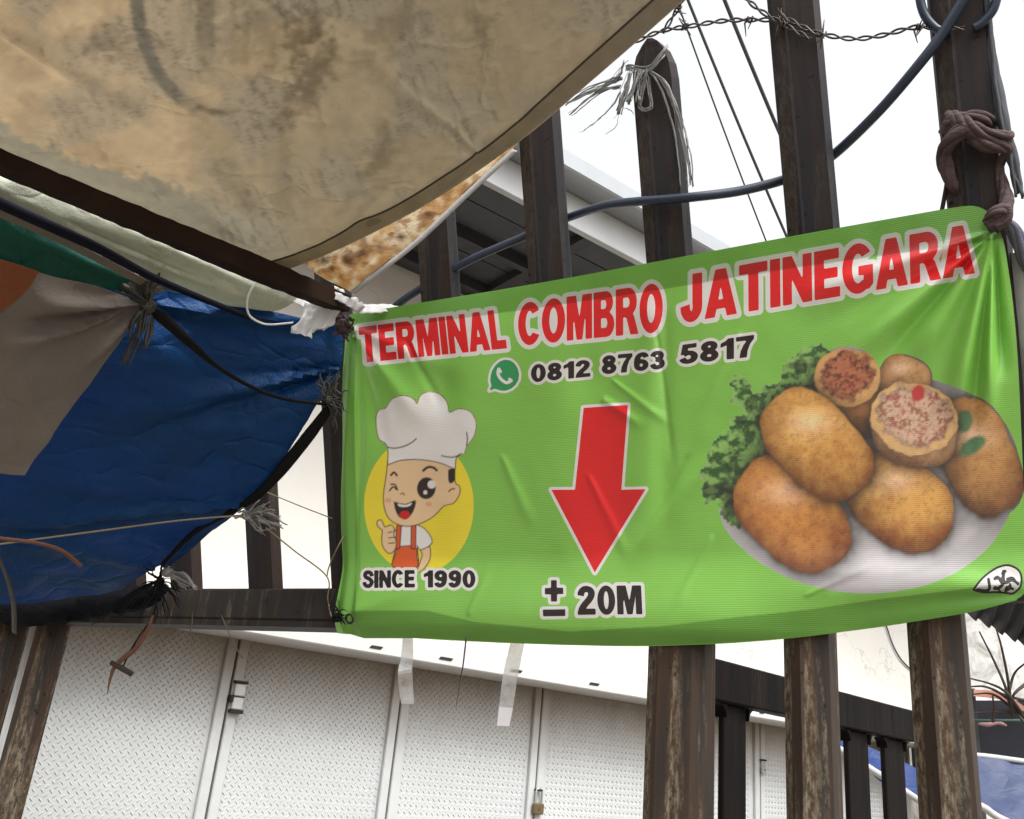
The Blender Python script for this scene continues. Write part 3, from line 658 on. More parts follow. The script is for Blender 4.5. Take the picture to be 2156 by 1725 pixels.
def cook_col(X, Y):
    y_, arm, shirt, hand_, apron, straps, face, hat, P, L = cook_shapes(X, Y)
    C = np.zeros(X.shape+(3,))+np.array(srgb(236, 218, 60))
    def lay(d, col, ink=True):
        nonlocal C
        if ink: a = sm(d-2.0); C = C*(1-a)+INK*a
        a = sm(d); C = C*(1-a)+np.array(col)*a
    lay(arm, SKIN); lay(shirt, WHT); lay(apron, srgb(222, 96, 48)); lay(straps, srgb(214, 90, 46)); lay(hand_, SKIN)
    for p in ([(300, 1235), (330, 1228)], [(305, 1275), (345, 1268)], [(305, 1315), (350, 1310)]): lay(L(p, 1.0), INK, False)
    lay(face, SKIN)
    lay(P([(752, 760), (800, 755), (798, 845), (765, 862), (752, 830), (752, 760)]), INK, False)
    lay(L([(757, 925), (775, 908), (800, 905)], 1.3), INK, False)
    lay(ell_sdf(X, Y, zc(588, 900), 70/3.08*K, 82/3.08*K, 8), INK, False)
    lay(ell_sdf(X, Y, zc(628, 872), 31/3.08*K, 31/3.08*K), WHT, False); lay(ell_sdf(X, Y, zc(580, 932), 15/3.08*K, 16/3.08*K), WHT, False)
    lay(L([(565, 768), (600, 742), (640, 745), (665, 765)], 2.6), INK, False); lay(L([(322, 802), (345, 782), (366, 804)], 2.2), INK, False)
    lay(L([(312, 918), (338, 890), (368, 912)], 1.6), INK, False); lay(L([(322, 872), (352, 874), (370, 912)], 1.6), INK, False); lay(L([(395, 945), (412, 936), (422, 952)], 1.0), INK, False)
    lay(P([(342, 1000), (430, 1018), (508, 990), (490, 1075), (440, 1133), (385, 1118), (355, 1065), (342, 1000)]), INK, False)
    lay(P([(372, 1015), (430, 1026), (478, 1010), (465, 1032), (420, 1042), (380, 1034), (372, 1015)]), WHT, False)
    lay(ell_sdf(X, Y, zc(425, 1100), 40/3.08*K, 30/3.08*K), srgb(205, 30, 36), False)
    for c in ((300, 992), (606, 1020)): lay(ell_sdf(X, Y, zc(*c), 26/3.08*K, 18/3.08*K), srgb(222, 168, 134), False)
    lay(hat, WHT)
    for p in ([(300, 592), (345, 600), (420, 585), (480, 555), (512, 527)], [(704, 655), (740, 664), (800, 665), (850, 640)], [(890, 480), (897, 530), (890, 580)]): lay(L(p, 1.2), INK, False)
    return C
cbx = [*zc(100, 150), *zc(975, 1540)]
ck = shape(cook_sdf, cbx)
# food photograph on the banner
ZF = lambda *k: zr_(*k); FS = K/1.6912
PLATE = cr([ZF(*k) for k in ((175, 1300), (215, 1390), (330, 1500), (500, 1590), (700, 1635), (900, 1632), (1100, 1580), (1270, 1470), (1370, 1330), (1412, 1180), (1408, 1040), (1340, 910), (1220, 815), (1050, 755), (900, 740), (600, 850), (300, 1100), (175, 1300))], 4)[:-1]
LEAF = [ZF(*k) for k in ((655, 640), (600, 612), (520, 622), (470, 670), (430, 720), (440, 770), (360, 780), (350, 815), (320, 820), (300, 770), (255, 738), (225, 765), (245, 810), (225, 850), (265, 870), (285, 895), (220, 930), (230, 970), (165, 1005), (130, 1050), (140, 1090), (100, 1140), (118, 1180), (95, 1200), (125, 1270), (170, 1250), (190, 1330), (260, 1370), (330, 1300), (450, 1050), (620, 800), (680, 700))]
FRIT = [((1250, 1078), 262, 158, 68, (158, 96, 44), (212, 156, 90)), ((928, 1262), 238, 182, 36, (176, 98, 36), (236, 178, 92)), ((945, 755), 112, 100, 20, (176, 116, 62), (222, 170, 112)),
        ((478, 1318), 280, 186, 45, (166, 86, 30), (232, 160, 76)), ((580, 1025), 268, 174, 46, (180, 104, 36), (240, 184, 94)), ((735, 860), 170, 130, 30, (112, 66, 30), (176, 116, 62)), ((985, 975), 182, 140, 15, (182, 126, 80), (226, 180, 130))]
def leaf_sdf(X, Y): return poly_sdf(X, Y, LEAF)+20*(fbm(X/9, Y/9, 21, 3)-0.5)
def food_sdf(X, Y):
    D = [poly_sdf(X, Y, PLATE), leaf_sdf(X, Y)]
    for c, rx, ry, an, *_ in FRIT: D.append(sup_sdf(X, Y, ZF(*c), rx*FS, ry*FS, an))
    D.append(ell_sdf(X, Y, ZF(708, 742), 134*FS, 124*FS)); return np.minimum.reduce(D)
def food_col(X, Y):
    n1 = fbm(X/5, Y/5, 31, 4); n2 = fbm(X/16, Y/16, 33, 4); n3 = fbm(X/40, Y/40, 34, 3)
    C = np.zeros(X.shape+(3,))
    pd = poly_sdf(X, Y, PLATE); pc = np.array(srgb(214, 210, 214))*(0.75+0.35*smooth(-2, -60, pd))[..., None]
    rim = np.exp(-((pd+34)/9)**2)[..., None]; C = pc*(1-0.10*rim)*(0.97+0.06*n2[..., None])
    def over(d, col, e=1.2):
        nonlocal C
        a = sm(d, e); C = C*(1-a)+col*a
    def shadow(d, k, w_=14):
        nonlocal C
        C = C*(1-k*np.exp(-np.maximum(d, 0)/w_))[..., None]
    ld = leaf_sdf(X, Y); ln = fbm(X/11+3, Y/11, 41, 4)
    lc = np.array(srgb(44, 92, 36))*(1-smooth(.35, .62, ln))[..., None]+np.array(srgb(142, 192, 98))*smooth(.35, .62, ln)[..., None]
    lc = lc*(0.35+0.65*smooth(.30, .5, fbm(X/24, Y/24, 42, 3)))[..., None]; over(ld, lc)
    def frit(k):
        c, rx, ry, an, dk, lt = FRIT[k]; d = sup_sdf(X, Y, ZF(*c), rx*FS*.97, ry*FS*.97, an)+4.0*(n2-0.5)+12*(n3-0.5)
        shadow(d-2, 0.78, 16)
        a = math.radians(an); x = X-ZF(*c)[0]; y = Y-ZF(*c)[1]
        u_ = (x*math.cos(a)+y*math.sin(a))/(rx*FS); v_ = (-x*math.sin(a)+y*math.cos(a))/(ry*FS); r = np.minimum((np.abs(u_)**2.5+np.abs(v_)**2.5)**0.4, 1)
        hz = np.sqrt(np.clip(1-r**2.4, 0, 1)); sc_ = math.sqrt(rx*ry)*FS
        nx, ny = x/sc_*0.8, y/sc_*0.8; lit = np.clip(0.80*hz-0.42*ny+0.14*nx+0.05, 0, 1.1)
        dkc, ltc = np.array(srgb(*dk)), np.array(srgb(*lt)); mixf = np.clip(lit*0.95+0.8*(n2-0.5)+0.7*(n3-0.5)+0.25*(n1-0.5), 0, 1)[..., None]
        col = (dkc*(1-mixf)+ltc*mixf)*(0.30+0.80*lit)[..., None]
        gl = np.exp(-((nx+0.10)**2/0.10+(ny+0.34)**2/0.035))*(0.5+n1); col = col+0.26*gl[..., None]
        col = col*(1-0.28*smooth(.56, .70, n1))[..., None]
        over(d, col)
    frit(5)
    frit(0)
    # chilli leaf lying on the right-hand fritter
    gd = np.minimum(ell_sdf(X, Y, ZF(1225, 1030), 62*FS, 30*FS, -35), ell_sdf(X, Y, ZF(1190, 930), 34*FS, 44*FS, 10))+5*(n2-.5)
    over(gd, np.array(srgb(84, 132, 84))*(0.6+0.8*n2)[..., None], 3)
    frit(1); frit(2); frit(6)
    def cut(c, rx, ry, an, crust, cols):
        d = ell_sdf(X, Y, ZF(*c), rx*FS, ry*FS, an)+14*(n3-0.5)+7*(n2-0.5); shadow(d-2, 0.35, 8)
        over(d, np.array(srgb(*crust))*(0.7+0.5*n2)[..., None])
        di = ell_sdf(X, Y, ZF(c[0], c[1]-10), (rx-24)*FS, (ry-24)*FS, an)+26*(n2-0.5)+14*(n3-0.5)
        k = 0.6*fbm(X/13+9, Y/9, 51, 3)+0.4*n1; c0, c1, c2 = [np.array(srgb(*q)) for q in cols]
        a = smooth(.36, .5, k)[..., None]; b = 0.8*smooth(.56, .72, fbm(X/11, Y/8+4, 52, 3))[..., None]
        over(di, ((c0*(1-a)+c1*a)*(1-b)+c2*b)*((0.65+0.6*n1)*(0.6+0.4*smooth(0, -16, di)))[..., None], 3.5)
    cut((708, 745), 132, 122, 0, (212, 160, 98), ((112, 58, 36), (184, 112, 74), (150, 60, 48)))
    frit(3); frit(4)
    cut((982, 918), 178, 146, 10, (222, 178, 118), ((170, 116, 84), (218, 180, 152), (186, 100, 88)))
    over(ell_sdf(X, Y, ZF(1000, 812), 26*FS, 34*FS, 20)+3*(n2-.5), np.array(srgb(196, 52, 52)), 1.6)
    return np.clip(C*0.96+0.03, 0, 0.9)      # washed-out print, whitish glare mixed into its colour
fbx = [*ZF(85, 600), *ZF(1420, 1650)]
fd = shape(food_sdf, fbx)
# outline of the sheet itself
EDGE = [(736, 662), (1107, 601), (1360, 555), (1665, 498), (1900, 456), (2010, 437), (2050, 434), (2078, 445), (2094, 468), (2112, 505), (2122, 560), (2134, 650), (2143, 760), (2150, 900), (2156, 1050), (2160, 1180), (2160, 1240),
        (2140, 1262), (2085, 1279), (2000, 1296), (1850, 1321), (1700, 1339), (1550, 1352), (1400, 1358), (1250, 1359), (1100, 1354), (900, 1344), (722, 1331), (724, 1200), (718, 1080), (722, 950), (720, 820), (728, 740)]
ed = poly_sdf(GX, GY, cr(EDGE+EDGE[:1], 3)[:-1])
LAYERS = [p[0] for p in tt+ph+sn+ds]+[('arrow', 'red', ad), ('messenger_handset', 'white', hd), ('messenger_bubble', 'dkgreen', bd_), ('halal_writing', 'black', hs_), ('halal_seal', 'white', sd+4.5), ('halal_border', 'black', sd)]
LAYERS += [p[1] for p in tt+ph+sn+ds]+[('arrow_outline', 'white', ad-6.0), ('messenger_outline', 'white', bd_-5.0), ('food_picture', 'food', fd), ('cook_picture', 'cook', ck)]
LAYERS = [(a, b, np.maximum(c_, ed)) for a, b, c_ in LAYERS]+[('green_sheet', 'green', ed)]

def hem_mask(X, Y):
    top = np.interp(X, [736, 1107, 1360, 1665, 2050, 2200], [702, 652, 615, 565, 512, 490]); bot = np.interp(X, [700, 900, 1000, 1200, 1400, 1550, 1700, 1850, 2000, 2160], [1286, 1286, 1310, 1330, 1318, 1300, 1284, 1262, 1244, 1222])
    k = np.maximum((1-smooth(-1.2, 1.2, Y-top)), smooth(-1.2, 1.2, Y-bot)); return np.maximum(k, 1-smooth(-1.2, 1.2, X-749-3*np.sin(Y/80)))
def vinyl(name, col=None):
    mt, t, out = newmat(name); v = coords(t)
    wv = nd(t, 'ShaderNodeTexWave', wave_type='BANDS', bands_direction='Z'); wv.inputs['Scale'].default_value = 120; wv.inputs['Distortion'].default_value = 0.6; wv.inputs['Detail'].default_value = 2; t.links.new(v, wv.inputs['Vector'])
    n2 = noise(t, v, 11, 5); h = mixc(t, wv.outputs['Fac'], noise(t, v, 90, 3), 0.4)
    if col is None:
        at_ = nd(t, 'ShaderNodeAttribute', attribute_name='Col'); c = at_.outputs['Color']
    else: c = mixc(t, tuple(x*0.93 for x in col), tuple(min(1, x*1.05) for x in col), n2)
    c = mixc(t, c, tuple((0.10, 0.09, 0.06)), ramp(t, noise(t, coords(t, (3, 3, 9)), 5, 6, 0.7), [(0.66, (0, 0, 0)), (0.85, (0.35, 0.35, 0.35))]))
    ha = nd(t, 'ShaderNodeAttribute', attribute_name='hem')      # welded double-thickness hem prints darker
    c = mixc(t, c, mixc(t, c, (0.55, 0.60, 0.52), 1.0, 'MULTIPLY'), ha.outputs['Fac'])
    surf(t, out, c, 0.22, bump(t, mixc(t, h, noise(t, coords(t, (2, 2, 1)), 7, 6, 0.7), 0.5), 0.45, 0.0012), 0.6, 0.0, 0.08); return mt
BM = {'green': vinyl('green_vinyl', srgb(132, 194, 86)), 'white': vinyl('white_print', (0.74, 0.73, 0.72)), 'red': vinyl('red_print', srgb(220, 38, 42)), 'black': vinyl('black_print', (0.022, 0.016, 0.017)),
      'dkgreen': vinyl('messenger_green_print', srgb(52, 150, 92)), 'food': vinyl('food_photo_print'), 'cook': vinyl('cook_print')}
banner = thing('banner', P0+fu*0.25+dl*-0.08, 'green printed vinyl food stall banner with red arrow tied across the fence', 'banner')
def build_layers():
    ni, nj = GX.shape
    corner = lambda D: (D[:-1, :-1], D[1:, :-1], D[1:, 1:], D[:-1, 1:])
    free = np.ones((ni-1, nj-1), bool); part = {}
    out = {}
    for li, (nm, key, D) in enumerate(LAYERS):
        c = np.stack(corner(D)); ins = (c < 0).all(0); mix = (c < 0).any(0) & ~ins
        whole = free & ins; free &= ~whole
        polys = []
        for (i, j), pl in list(part.items()):
            if not (ins[i, j] or mix[i, j]): continue
            keep = []
            for poly in pl:
                a, b = clip(poly, D, i, j)
                if len(a) >= 3: polys.append((i, j, a))
                if len(b) >= 3: keep.append(b)
            if keep: part[(i, j)] = keep
            else: del part[(i, j)]
        ii, jj = np.where(free & mix)
        for i, j in zip(ii.tolist(), jj.tolist()):
            a, b = clip([(0., 0.), (1., 0.), (1., 1.), (0., 1.)], D, i, j)
            if len(a) >= 3: polys.append((i, j, a))
            if len(b) >= 3: part[(i, j)] = [b]
        free &= ~mix
        out[(nm, key, li)] = (whole, polys)
    return out
def clip(poly, D, i, j):
    d00, d10, d11, d01 = D[i, j], D[i+1, j], D[i+1, j+1], D[i, j+1]
    val = [d00*(1-x)*(1-y)+d10*x*(1-y)+d11*x*y+d01*(1-x)*y for x, y in poly]
    a = []; b = []; n = len(poly)
    for k in range(n):
        p, q, u_, v_ = poly[k], poly[(k+1) % n], val[k], val[(k+1) % n]
        (a if u_ < 0 else b).append(p)
        if (u_ < 0) != (v_ < 0):
            t = u_/(u_-v_); r = (p[0]+(q[0]-p[0])*t, p[1]+(q[1]-p[1])*t); a.append(r); b.append(r)
    return a, b
def bil(A, I, J):
    i = np.clip(np.floor(I).astype(int), 0, A.shape[0]-2); j = np.clip(np.floor(J).astype(int), 0, A.shape[1]-2); x = (I-i); y = (J-j)
    if A.ndim == 3: x = x[:, None]; y = y[:, None]
    return A[i, j]*(1-x)*(1-y)+A[i+1, j]*x*(1-y)+A[i+1, j+1]*x*y+A[i, j+1]*(1-x)*y
BORG = Vector(WM[banner.name].translation)
for (nm, key, _li), (whole, polys) in build_layers().items():
    ii, jj = np.where(whole); ni, nj = GX.shape
    q = np.stack([ii*nj+jj, (ii+1)*nj+jj, (ii+1)*nj+jj+1, ii*nj+jj+1], 1)
    used, inv = np.unique(q.ravel(), return_inverse=True)
    I = (used//nj).astype(float); J = (used % nj).astype(float)
    fl = inv.reshape(-1, 4); lens = [4]*len(fl); loops = fl.ravel().tolist(); k = len(used); pi = []; pj = []; dic = {}
    for i, j, pl in polys:
        g = []
        for x, y in pl:
            kk = (round(i+x, 3), round(j+y, 3))
            if kk not in dic: dic[kk] = k; k += 1; pi.append(i+x); pj.append(j+y)
            if not g or g[-1] != dic[kk]: g.append(dic[kk])
        if len(g) > 1 and g[0] == g[-1]: g.pop()
        if len(g) >= 3: loops += g; lens.append(len(g))
    if not lens: continue
    I = np.concatenate([I, pi]); J = np.concatenate([J, pj])
    V = bil(BP, I, J)-np.array(BORG); NRM = bil(BN, I, J); NRM /= np.linalg.norm(NRM, axis=1)[:, None]
    me = bpy.data.meshes.new(nm); me.vertices.add(len(V)); me.vertices.foreach_set('co', V.astype(np.float32).ravel())
    me.loops.add(len(loops)); me.loops.foreach_set('vertex_index', np.array(loops, np.int32))
    st = np.concatenate([[0], np.cumsum(lens)[:-1]]).astype(np.int32)
    me.polygons.add(len(lens)); me.polygons.foreach_set('loop_start', st)
    me.update(calc_edges=True); me.validate()
    me.shade_smooth()
    if len(me.vertices) == len(NRM): me.normals_split_custom_set_from_vertices(NRM.tolist())
    if key in ('food', 'cook'):
        X = bil(GX, I, J); Y = bil(GY, I, J); C = food_col(X, Y) if key == 'food' else cook_col(X, Y)
        ca = me.color_attributes.new('Col', 'FLOAT_COLOR', 'POINT'); ca.data.foreach_set('color', np.hstack([C, np.ones((len(C), 1))]).astype(np.float32).ravel())
    X = bil(GX, I, J); Y = bil(GY, I, J); Hm = hem_mask(X, Y)
    ha = me.attributes.new('hem', 'FLOAT', 'POINT'); ha.data.foreach_set('value', Hm.astype(np.float32))
    me.materials.append(BM[key])
    inst(nm, me, Matrix.Translation(BORG), banner)
# folded-back hems: a second layer of the same vinyl just behind the sheet
def hem(edge_a, edge_b, n, m_):
    a = cr(edge_a, n); b = cr(edge_b, n); k = min(len(a), len(b)); G = []
    for q in np.linspace(0, 1, m_):
        row = []
        for (ax, ay), (bx_, by_) in zip(a[:k], b[:k]):
            P = hit(ax*(1-q)+bx_*q, ay*(1-q)+by_*q, P0, nl)-P0; row.append((P@fu, P@dl))
        G.append(row)
    G = np.array(G); return bpoint(G[..., 0], G[..., 1])-nl*0.0016
mb = MB(); mb.grid(hem([(738, 664), (1107, 603), (1360, 557), (1665, 500), (2008, 439)], [(742, 712), (1107, 655), (1360, 617), (1665, 566), (2050, 508)], 24, 8)); build('top_hem', mb, BM['green'], banner, True, np.array(BORG))
mb = MB(); mb.grid(hem([(724, 1329), (900, 1342), (1100, 1352), (1400, 1356), (1700, 1337), (2000, 1294), (2140, 1260)], [(724, 1282), (900, 1284), (1100, 1310), (1400, 1316), (1700, 1292), (2000, 1256), (2150, 1220)], 16, 7)); build('bottom_hem', mb, BM['green'], banner, True, np.array(BORG))
mb = MB(); mb.grid(hem([(730, 700), (722, 820), (724, 950), (720, 1080), (726, 1200), (724, 1278)], [(752, 700), (748, 820), (752, 950), (746, 1080), (752, 1200), (750, 1278)], 14, 5)); build('side_hem', mb, BM['green'], banner, True, np.array(BORG))
def ring(P, nrm, r, tr, seg=14):
    a = N(np.cross(nrm, [0.1, 0.2, 1])); b = np.cross(nrm, a); pts = [P+r*(a*math.cos(q)+b*math.sin(q)) for q in np.linspace(0, 2*math.pi, seg+1)]
    mb = MB(); mb.tube(pts, tr, 6); return mb
build('eyelet', ring(lean(736, 1303, BO+0.048), nl, 0.008, 0.0022), M_black, banner, True)

# ------------------------------------------------------------------ canopies and tarpaulins
def A3(lst): return [at(*p) for p in lst]
def crgrid(rows, nu, nv):
    """smooth surface through a lattice of (px, py, depth)"""
    R = [cr(A3(r), nu) for r in rows]; R = np.array(R)
    return np.stack([cr(R[:, j], nv) for j in range(R.shape[1])], axis=1)
def normals(P):
    nn = np.cross(np.gradient(P, axis=0), np.gradient(P, axis=1)); nn /= np.linalg.norm(nn, axis=2)[..., None]+1e-12
    k = np.sign(np.einsum('ijk,ijk->ij', nn, CAM-P)); return nn*k[..., None]
def pixgrid(P):
    d = P-CAM; z = d@FW; return 1078+FP*(d@RT)/z, 862.5-FP*(d@UP)/z
def sheet(name, P, mat, h=None, col=None, parent=None, label=None, cat=None, th=0.0009, group=None):
    X, Y = pixgrid(P)
    if h is not None: P = P+normals(P)*h(X, Y)[..., None]
    mb = MB(); mb.slab(P, th); o = build(name, mb, mat, parent, True, angle=60)
    if col is not None:
        C = col(X, Y).reshape(-1, 3); C = np.vstack([C, C])
        ca = o.data.color_attributes.new('Col', 'FLOAT_COLOR', 'POINT'); ca.data.foreach_set('color', np.hstack([C, np.ones((len(C), 1))]).astype(np.float32).ravel())
    if label: tagp(o, label, cat, group)
    return o
def tarpmat(name, col=None, rough=0.45, transl=0.5, var=0.18, scale=9, weave=True, spec=0.35, dirt=0.4, bd=0.009):
    mt, t, out = newmat(name); v = coords(t)
    if col is None: c = nd(t, 'ShaderNodeAttribute', attribute_name='Col').outputs['Color']
    else: c = mixc(t, tuple(x*(1-var) for x in col), tuple(min(1, x*(1+var)) for x in col), noise(t, v, scale, 6, 0.65, 0.4))
    c = mixc(t, c, (0.06, 0.05, 0.035), ramp(t, noise(t, coords(t, (1, 1.7, 1)), 23, 8, 0.72, 0.8), [(0.60, (0, 0, 0)), (0.80, (dirt, dirt, dirt))]))
    c = mixc(t, c, (0.03, 0.025, 0.02), ramp(t, noise(t, v, 55, 2, 0.5), [(0.735, (0, 0, 0)), (0.76, (0.7*dirt, 0.7*dirt, 0.7*dirt))]))
    vo = nd(t, 'ShaderNodeTexVoronoi', feature='DISTANCE_TO_EDGE'); vo.inputs['Scale'].default_value = 9
    nz = nd(t, 'ShaderNodeTexNoise'); nz.inputs['Scale'].default_value = 5; nz.inputs['Detail'].default_value = 3; t.links.new(v, nz.inputs['Vector'])
    t.links.new(mixc(t, coords(t, (1, 1.3, 2.2)), nz.outputs['Color'], 0.3), vo.inputs['Vector'])
    cre = ramp(t, vo.outputs['Distance'], [(0.0, (0, 0, 0)), (0.10, (0.7, 0.7, 0.7)), (0.5, (1, 1, 1))])
    h = mixc(t, mixc(t, noise(t, v, 14, 6), cre, 0.45), noise(t, v, 260, 2), 0.2)
    surf(t, out, c, rough, bump(t, h, 0.6, bd), spec, 0, transl); return mt
M_beige = tarpmat('old_beige_tarp', None, 0.55, 0.7, dirt=0.14)
M_blue = tarpmat('blue_tarp', (0.006, 0.072, 0.245), 0.42, 0.5, 0.35, 5, spec=0.35, dirt=0.10, bd=0.016)
M_greyt = tarpmat('grey_beige_tarp', (0.25, 0.215, 0.19), 0.6, 0.45, 0.2, 7, dirt=0.45)
M_orange = tarpmat('rust_orange_tarp', (0.30, 0.095, 0.04), 0.6, 0.45, 0.2, 9)
M_greent = tarpmat('dark_green_tarp', (0.018, 0.125, 0.095), 0.5, 0.45, 0.2, 9)
M_palet = tarpmat('pale_green_white_tarp', (0.50, 0.52, 0.43), 0.4, 0.35, 0.12, 9, dirt=0.35)
M_shaderoll = tarpmat('black_shade_roll', (0.003, 0.0035, 0.006), 0.8, 0.0, 0.4, 20, spec=0.1, dirt=0.0)
M_awn = tarpmat('faded_blue_awning', (0.07, 0.09, 0.17), 0.5, 0.3, 0.3, 12)
M_awn2 = tarpmat('deep_blue_awning', (0.02, 0.05, 0.18), 0.5, 0.3, 0.3, 12)

# beige canopy overhead: a sheet carried along the beam, its outer hem running up past the pale tips
hemc = cr(A3([(600, 566, 1.560), (720, 517, 1.525), (900, 424, 1.455), (1085, 298, 1.385), (1215, 190, 1.335), (1435, -2, 1.270), (1640, -190, 1.22)]), 44)
beamc = cr(A3([(600, 566, 1.560), (480, 540, 1.475), (330, 466, 1.365), (170, 392, 1.245), (0, 330, 1.120), (-200, 262, 0.98), (-420, 190, 0.85)]), 34)
TP = hemc[None, :, :]+(beamc-beamc[0])[:, None, :]
ui = np.linspace(0, 1, TP.shape[0])[:, None]; vj = np.linspace(0, 1, TP.shape[1])[None, :]
TP = TP - ZZ*(0.05*np.sin(np.pi*np.clip(ui*1.0, 0, 1))*np.sin(np.pi*vj*0.9))[..., None]
TP = TP - ZZ*(0.022*(fbm(ui*6+0*vj, vj*4+0*ui, 61, 4)-0.5)*(1-np.exp(-ui*9)))[..., None]
_X, _Y = (lambda d: (1078+FP*(d@RT)/(d@FW), 862.5-FP*(d@UP)/(d@FW)))(TP-CAM)
for a0, b0, w0, w1, am in (((590, 560), (120, 230), 6, 40, .008), ((600, 560), (330, 180), 6, 50, -.010), ((610, 555), (620, 100), 8, 50, .010), ((640, 545), (900, 120), 8, 46, -.009), ((700, 520), (1150, 90), 8, 30, .007), ((0, 60), (420, 330), 8, 26, -.006), ((1000, 320), (700, 60), 6, 26, .005)):
    TP = TP+ZZ*(am*seg_ridge(_X, _Y, a0, b0, w0, w1)*smooth(60, 200, np.hypot(_X-600, _Y-566)))[..., None]
def beige_col(X, Y):
    n1 = fbm(X/60, Y/45, 71, 5); n2 = fbm(X/14, Y/14, 72, 4); n3 = fbm(X/180, Y/120, 73, 3)
    warm = np.array(srgb(208, 196, 178)); tan = np.array(srgb(198, 186, 168)); grey = np.array(srgb(182, 178, 170)); olive = np.array(srgb(178, 171, 157))
    C = warm*(1-smooth(.30, .70, n1))[..., None]+tan*smooth(.30, .70, n1)[..., None]
    k = smooth(330, 900, X+0.5*Y+260*(n3-0.5))[..., None]*0.75; C = C*(1-k)+olive*k
    k = smooth(.44, .66, n3+0.25*(n1-0.5))[..., None]*0.5; C = C*(1-k)+grey*k
    # faded dye: peeled lower band with a ragged border, old printed arc
    line = np.interp(X, [-400, 0, 60, 250, 430, 560, 700, 900], [120, 245, 300, 360, 415, 470, 540, 640])+60*(n2-0.5)+36*(n1-0.5)
    k = smooth(-4, 4, Y-line)*(1-smooth(520, 660, X)); C = C*(1-k)[..., None]+np.array(srgb(184, 181, 171))*k[..., None]
    arc = cr([(284, -60), (292, 40), (312, 110), (345, 170), (400, 222), (450, 250)], 6); d = edge_sdf(X, Y, arc[:-1], arc[1:], False)
    k = (1-smooth(11, 17, d+5*(n2-0.5)))*0.85*(1-smooth(330, 460, X)); C = C*(1-k)[..., None]+np.array(srgb(152, 150, 144))*k[..., None]
    k = (1-smooth(14, 24, abs(X-432)+10*(n2-.5)))*(1-smooth(60, 190, Y))*0.6; C = C*(1-k)[..., None]+np.array(srgb(156, 150, 138))*k[..., None]
    # sooty rub marks where the weave shows
    for (cx, cy, rx, ry, a, k0) in ((640, 60, 26, 60, 25, .75), (655, 165, 22, 70, 30, .85), (440, 232, 34, 6, 8, .8), (800, 330, 20, 46, 20, .5), (220, 90, 40, 26, 10, .5), (1010, 60, 20, 30, 0, .5), (560, 70, 60, 60, 0, .35), (830, 60, 30, 60, 60, .35)):
        d = ell_sdf(X, Y, (cx, cy), rx, ry, a)/min(rx, ry); wv = 0.75+0.25*(n2-0.5)*2
        k = 0.6*k0*(1-smooth(-1.0, 1.0, d+3.2*(n2-0.5)))*wv; C = C*(1-k)[..., None]+np.array(srgb(64, 54, 40))*k[..., None]
    n4 = fbm(X/4.5, Y/4.5, 75, 3); sp_ = smooth(.60, .70, n4)*smooth(.48, .60, fbm(X/70, Y/70, 76, 3)); C = C*(1-0.06*sp_)[..., None]
    scr = smooth(.60, .66, fbm((X+Y)/40, (X-Y*0.4)/5, 78, 3))*smooth(.5, .62, n3); C = C*(1-0.16*scr)[..., None]
    return C*np.array([0.86, 0.84, 0.80])*(0.92+0.16*n2)[..., None]
bt = sheet('canopy_tarp', TP, M_beige, None, beige_col, label='large stained beige tarpaulin canopy stretched overhead above a dark wooden beam', cat='tarpaulin')
# sewn hem: a doubled band along the outer edge
HB = TP[:18, :, :].copy(); hb_ = np.stack([HB[0]+(HB[17]-HB[0])*q for q in np.linspace(-0.004, 1.0, 9)])
hb_ = hb_+normals(hb_)*0.0035
o = sheet('hem_band', hb_, M_beige, None, lambda X, Y: np.zeros(X.shape+(3,))+np.array(srgb(202, 194, 177))*(0.86+0.26*fbm(X/30, Y/30, 77, 4))[..., None], parent=bt)
sr = MB(); sr.tube(hb_[-1]+normals(hb_)[-1]*0.001, 0.0016, 5); build('seam_thread', sr, M_raffiad, bt, True)
mb = MB()
for q in (0.0, 0.004, -0.004, 0.008):
    c = hb_[3, 92]; n_ = normals(hb_)[3, 92]
    mb.tube(cr([at(1225+q*900, 108, 1.318), at(1232+q*900, 104, 1.315), at(1226+q*700, 140, 1.318), at(1212+q*600, 168, 1.322)], 5), 0.0016, 5, 0.5)
tagp(build('raffia_tie', mb, M_raffiad, None, True), 'short dark raffia tie hanging through the hem of the beige canopy', 'string')

# stained translucent sheet hanging behind the canopy corner
def stain_col(X, Y):
    n1 = fbm(X/22, Y/22, 81, 5); n2 = fbm(X/9, Y/9, 82, 4); C = np.zeros(X.shape+(3,))+np.array(srgb(236, 224, 198))
    k = smooth(.36, .66, n1)[..., None]*0.8; C = C*(1-k)+np.array(srgb(208, 166, 100))*k
    k = (smooth(.56, .70, fbm(X/15, Y/15, 83, 3))*0.55)[..., None]; C = C*(1-k)+np.array(srgb(160, 110, 56))*k
    k = (np.exp(-(np.abs(fbm(X/26, Y/26, 85, 3)-0.5)/0.012)**2)*0.45+np.exp(-(np.abs(n2-0.5)/0.012)**2)*0.2)[..., None]; C = C*(1-k)+np.array(srgb(120, 78, 40))*k
    for cx, cy, r in ((678, 548, 16), (700, 566, 10), (735, 548, 22), (762, 534, 14), (800, 520, 10), (846, 500, 12), (905, 452, 14)):
        d = np.hypot(X-cx, (Y-cy)*1.3)/r; k = (np.clip(1.15-d+1.2*(n2-0.5), 0, 1)*0.85)[..., None]; C = C*(1-k)+np.array(srgb(112, 64, 28))*k
    return C
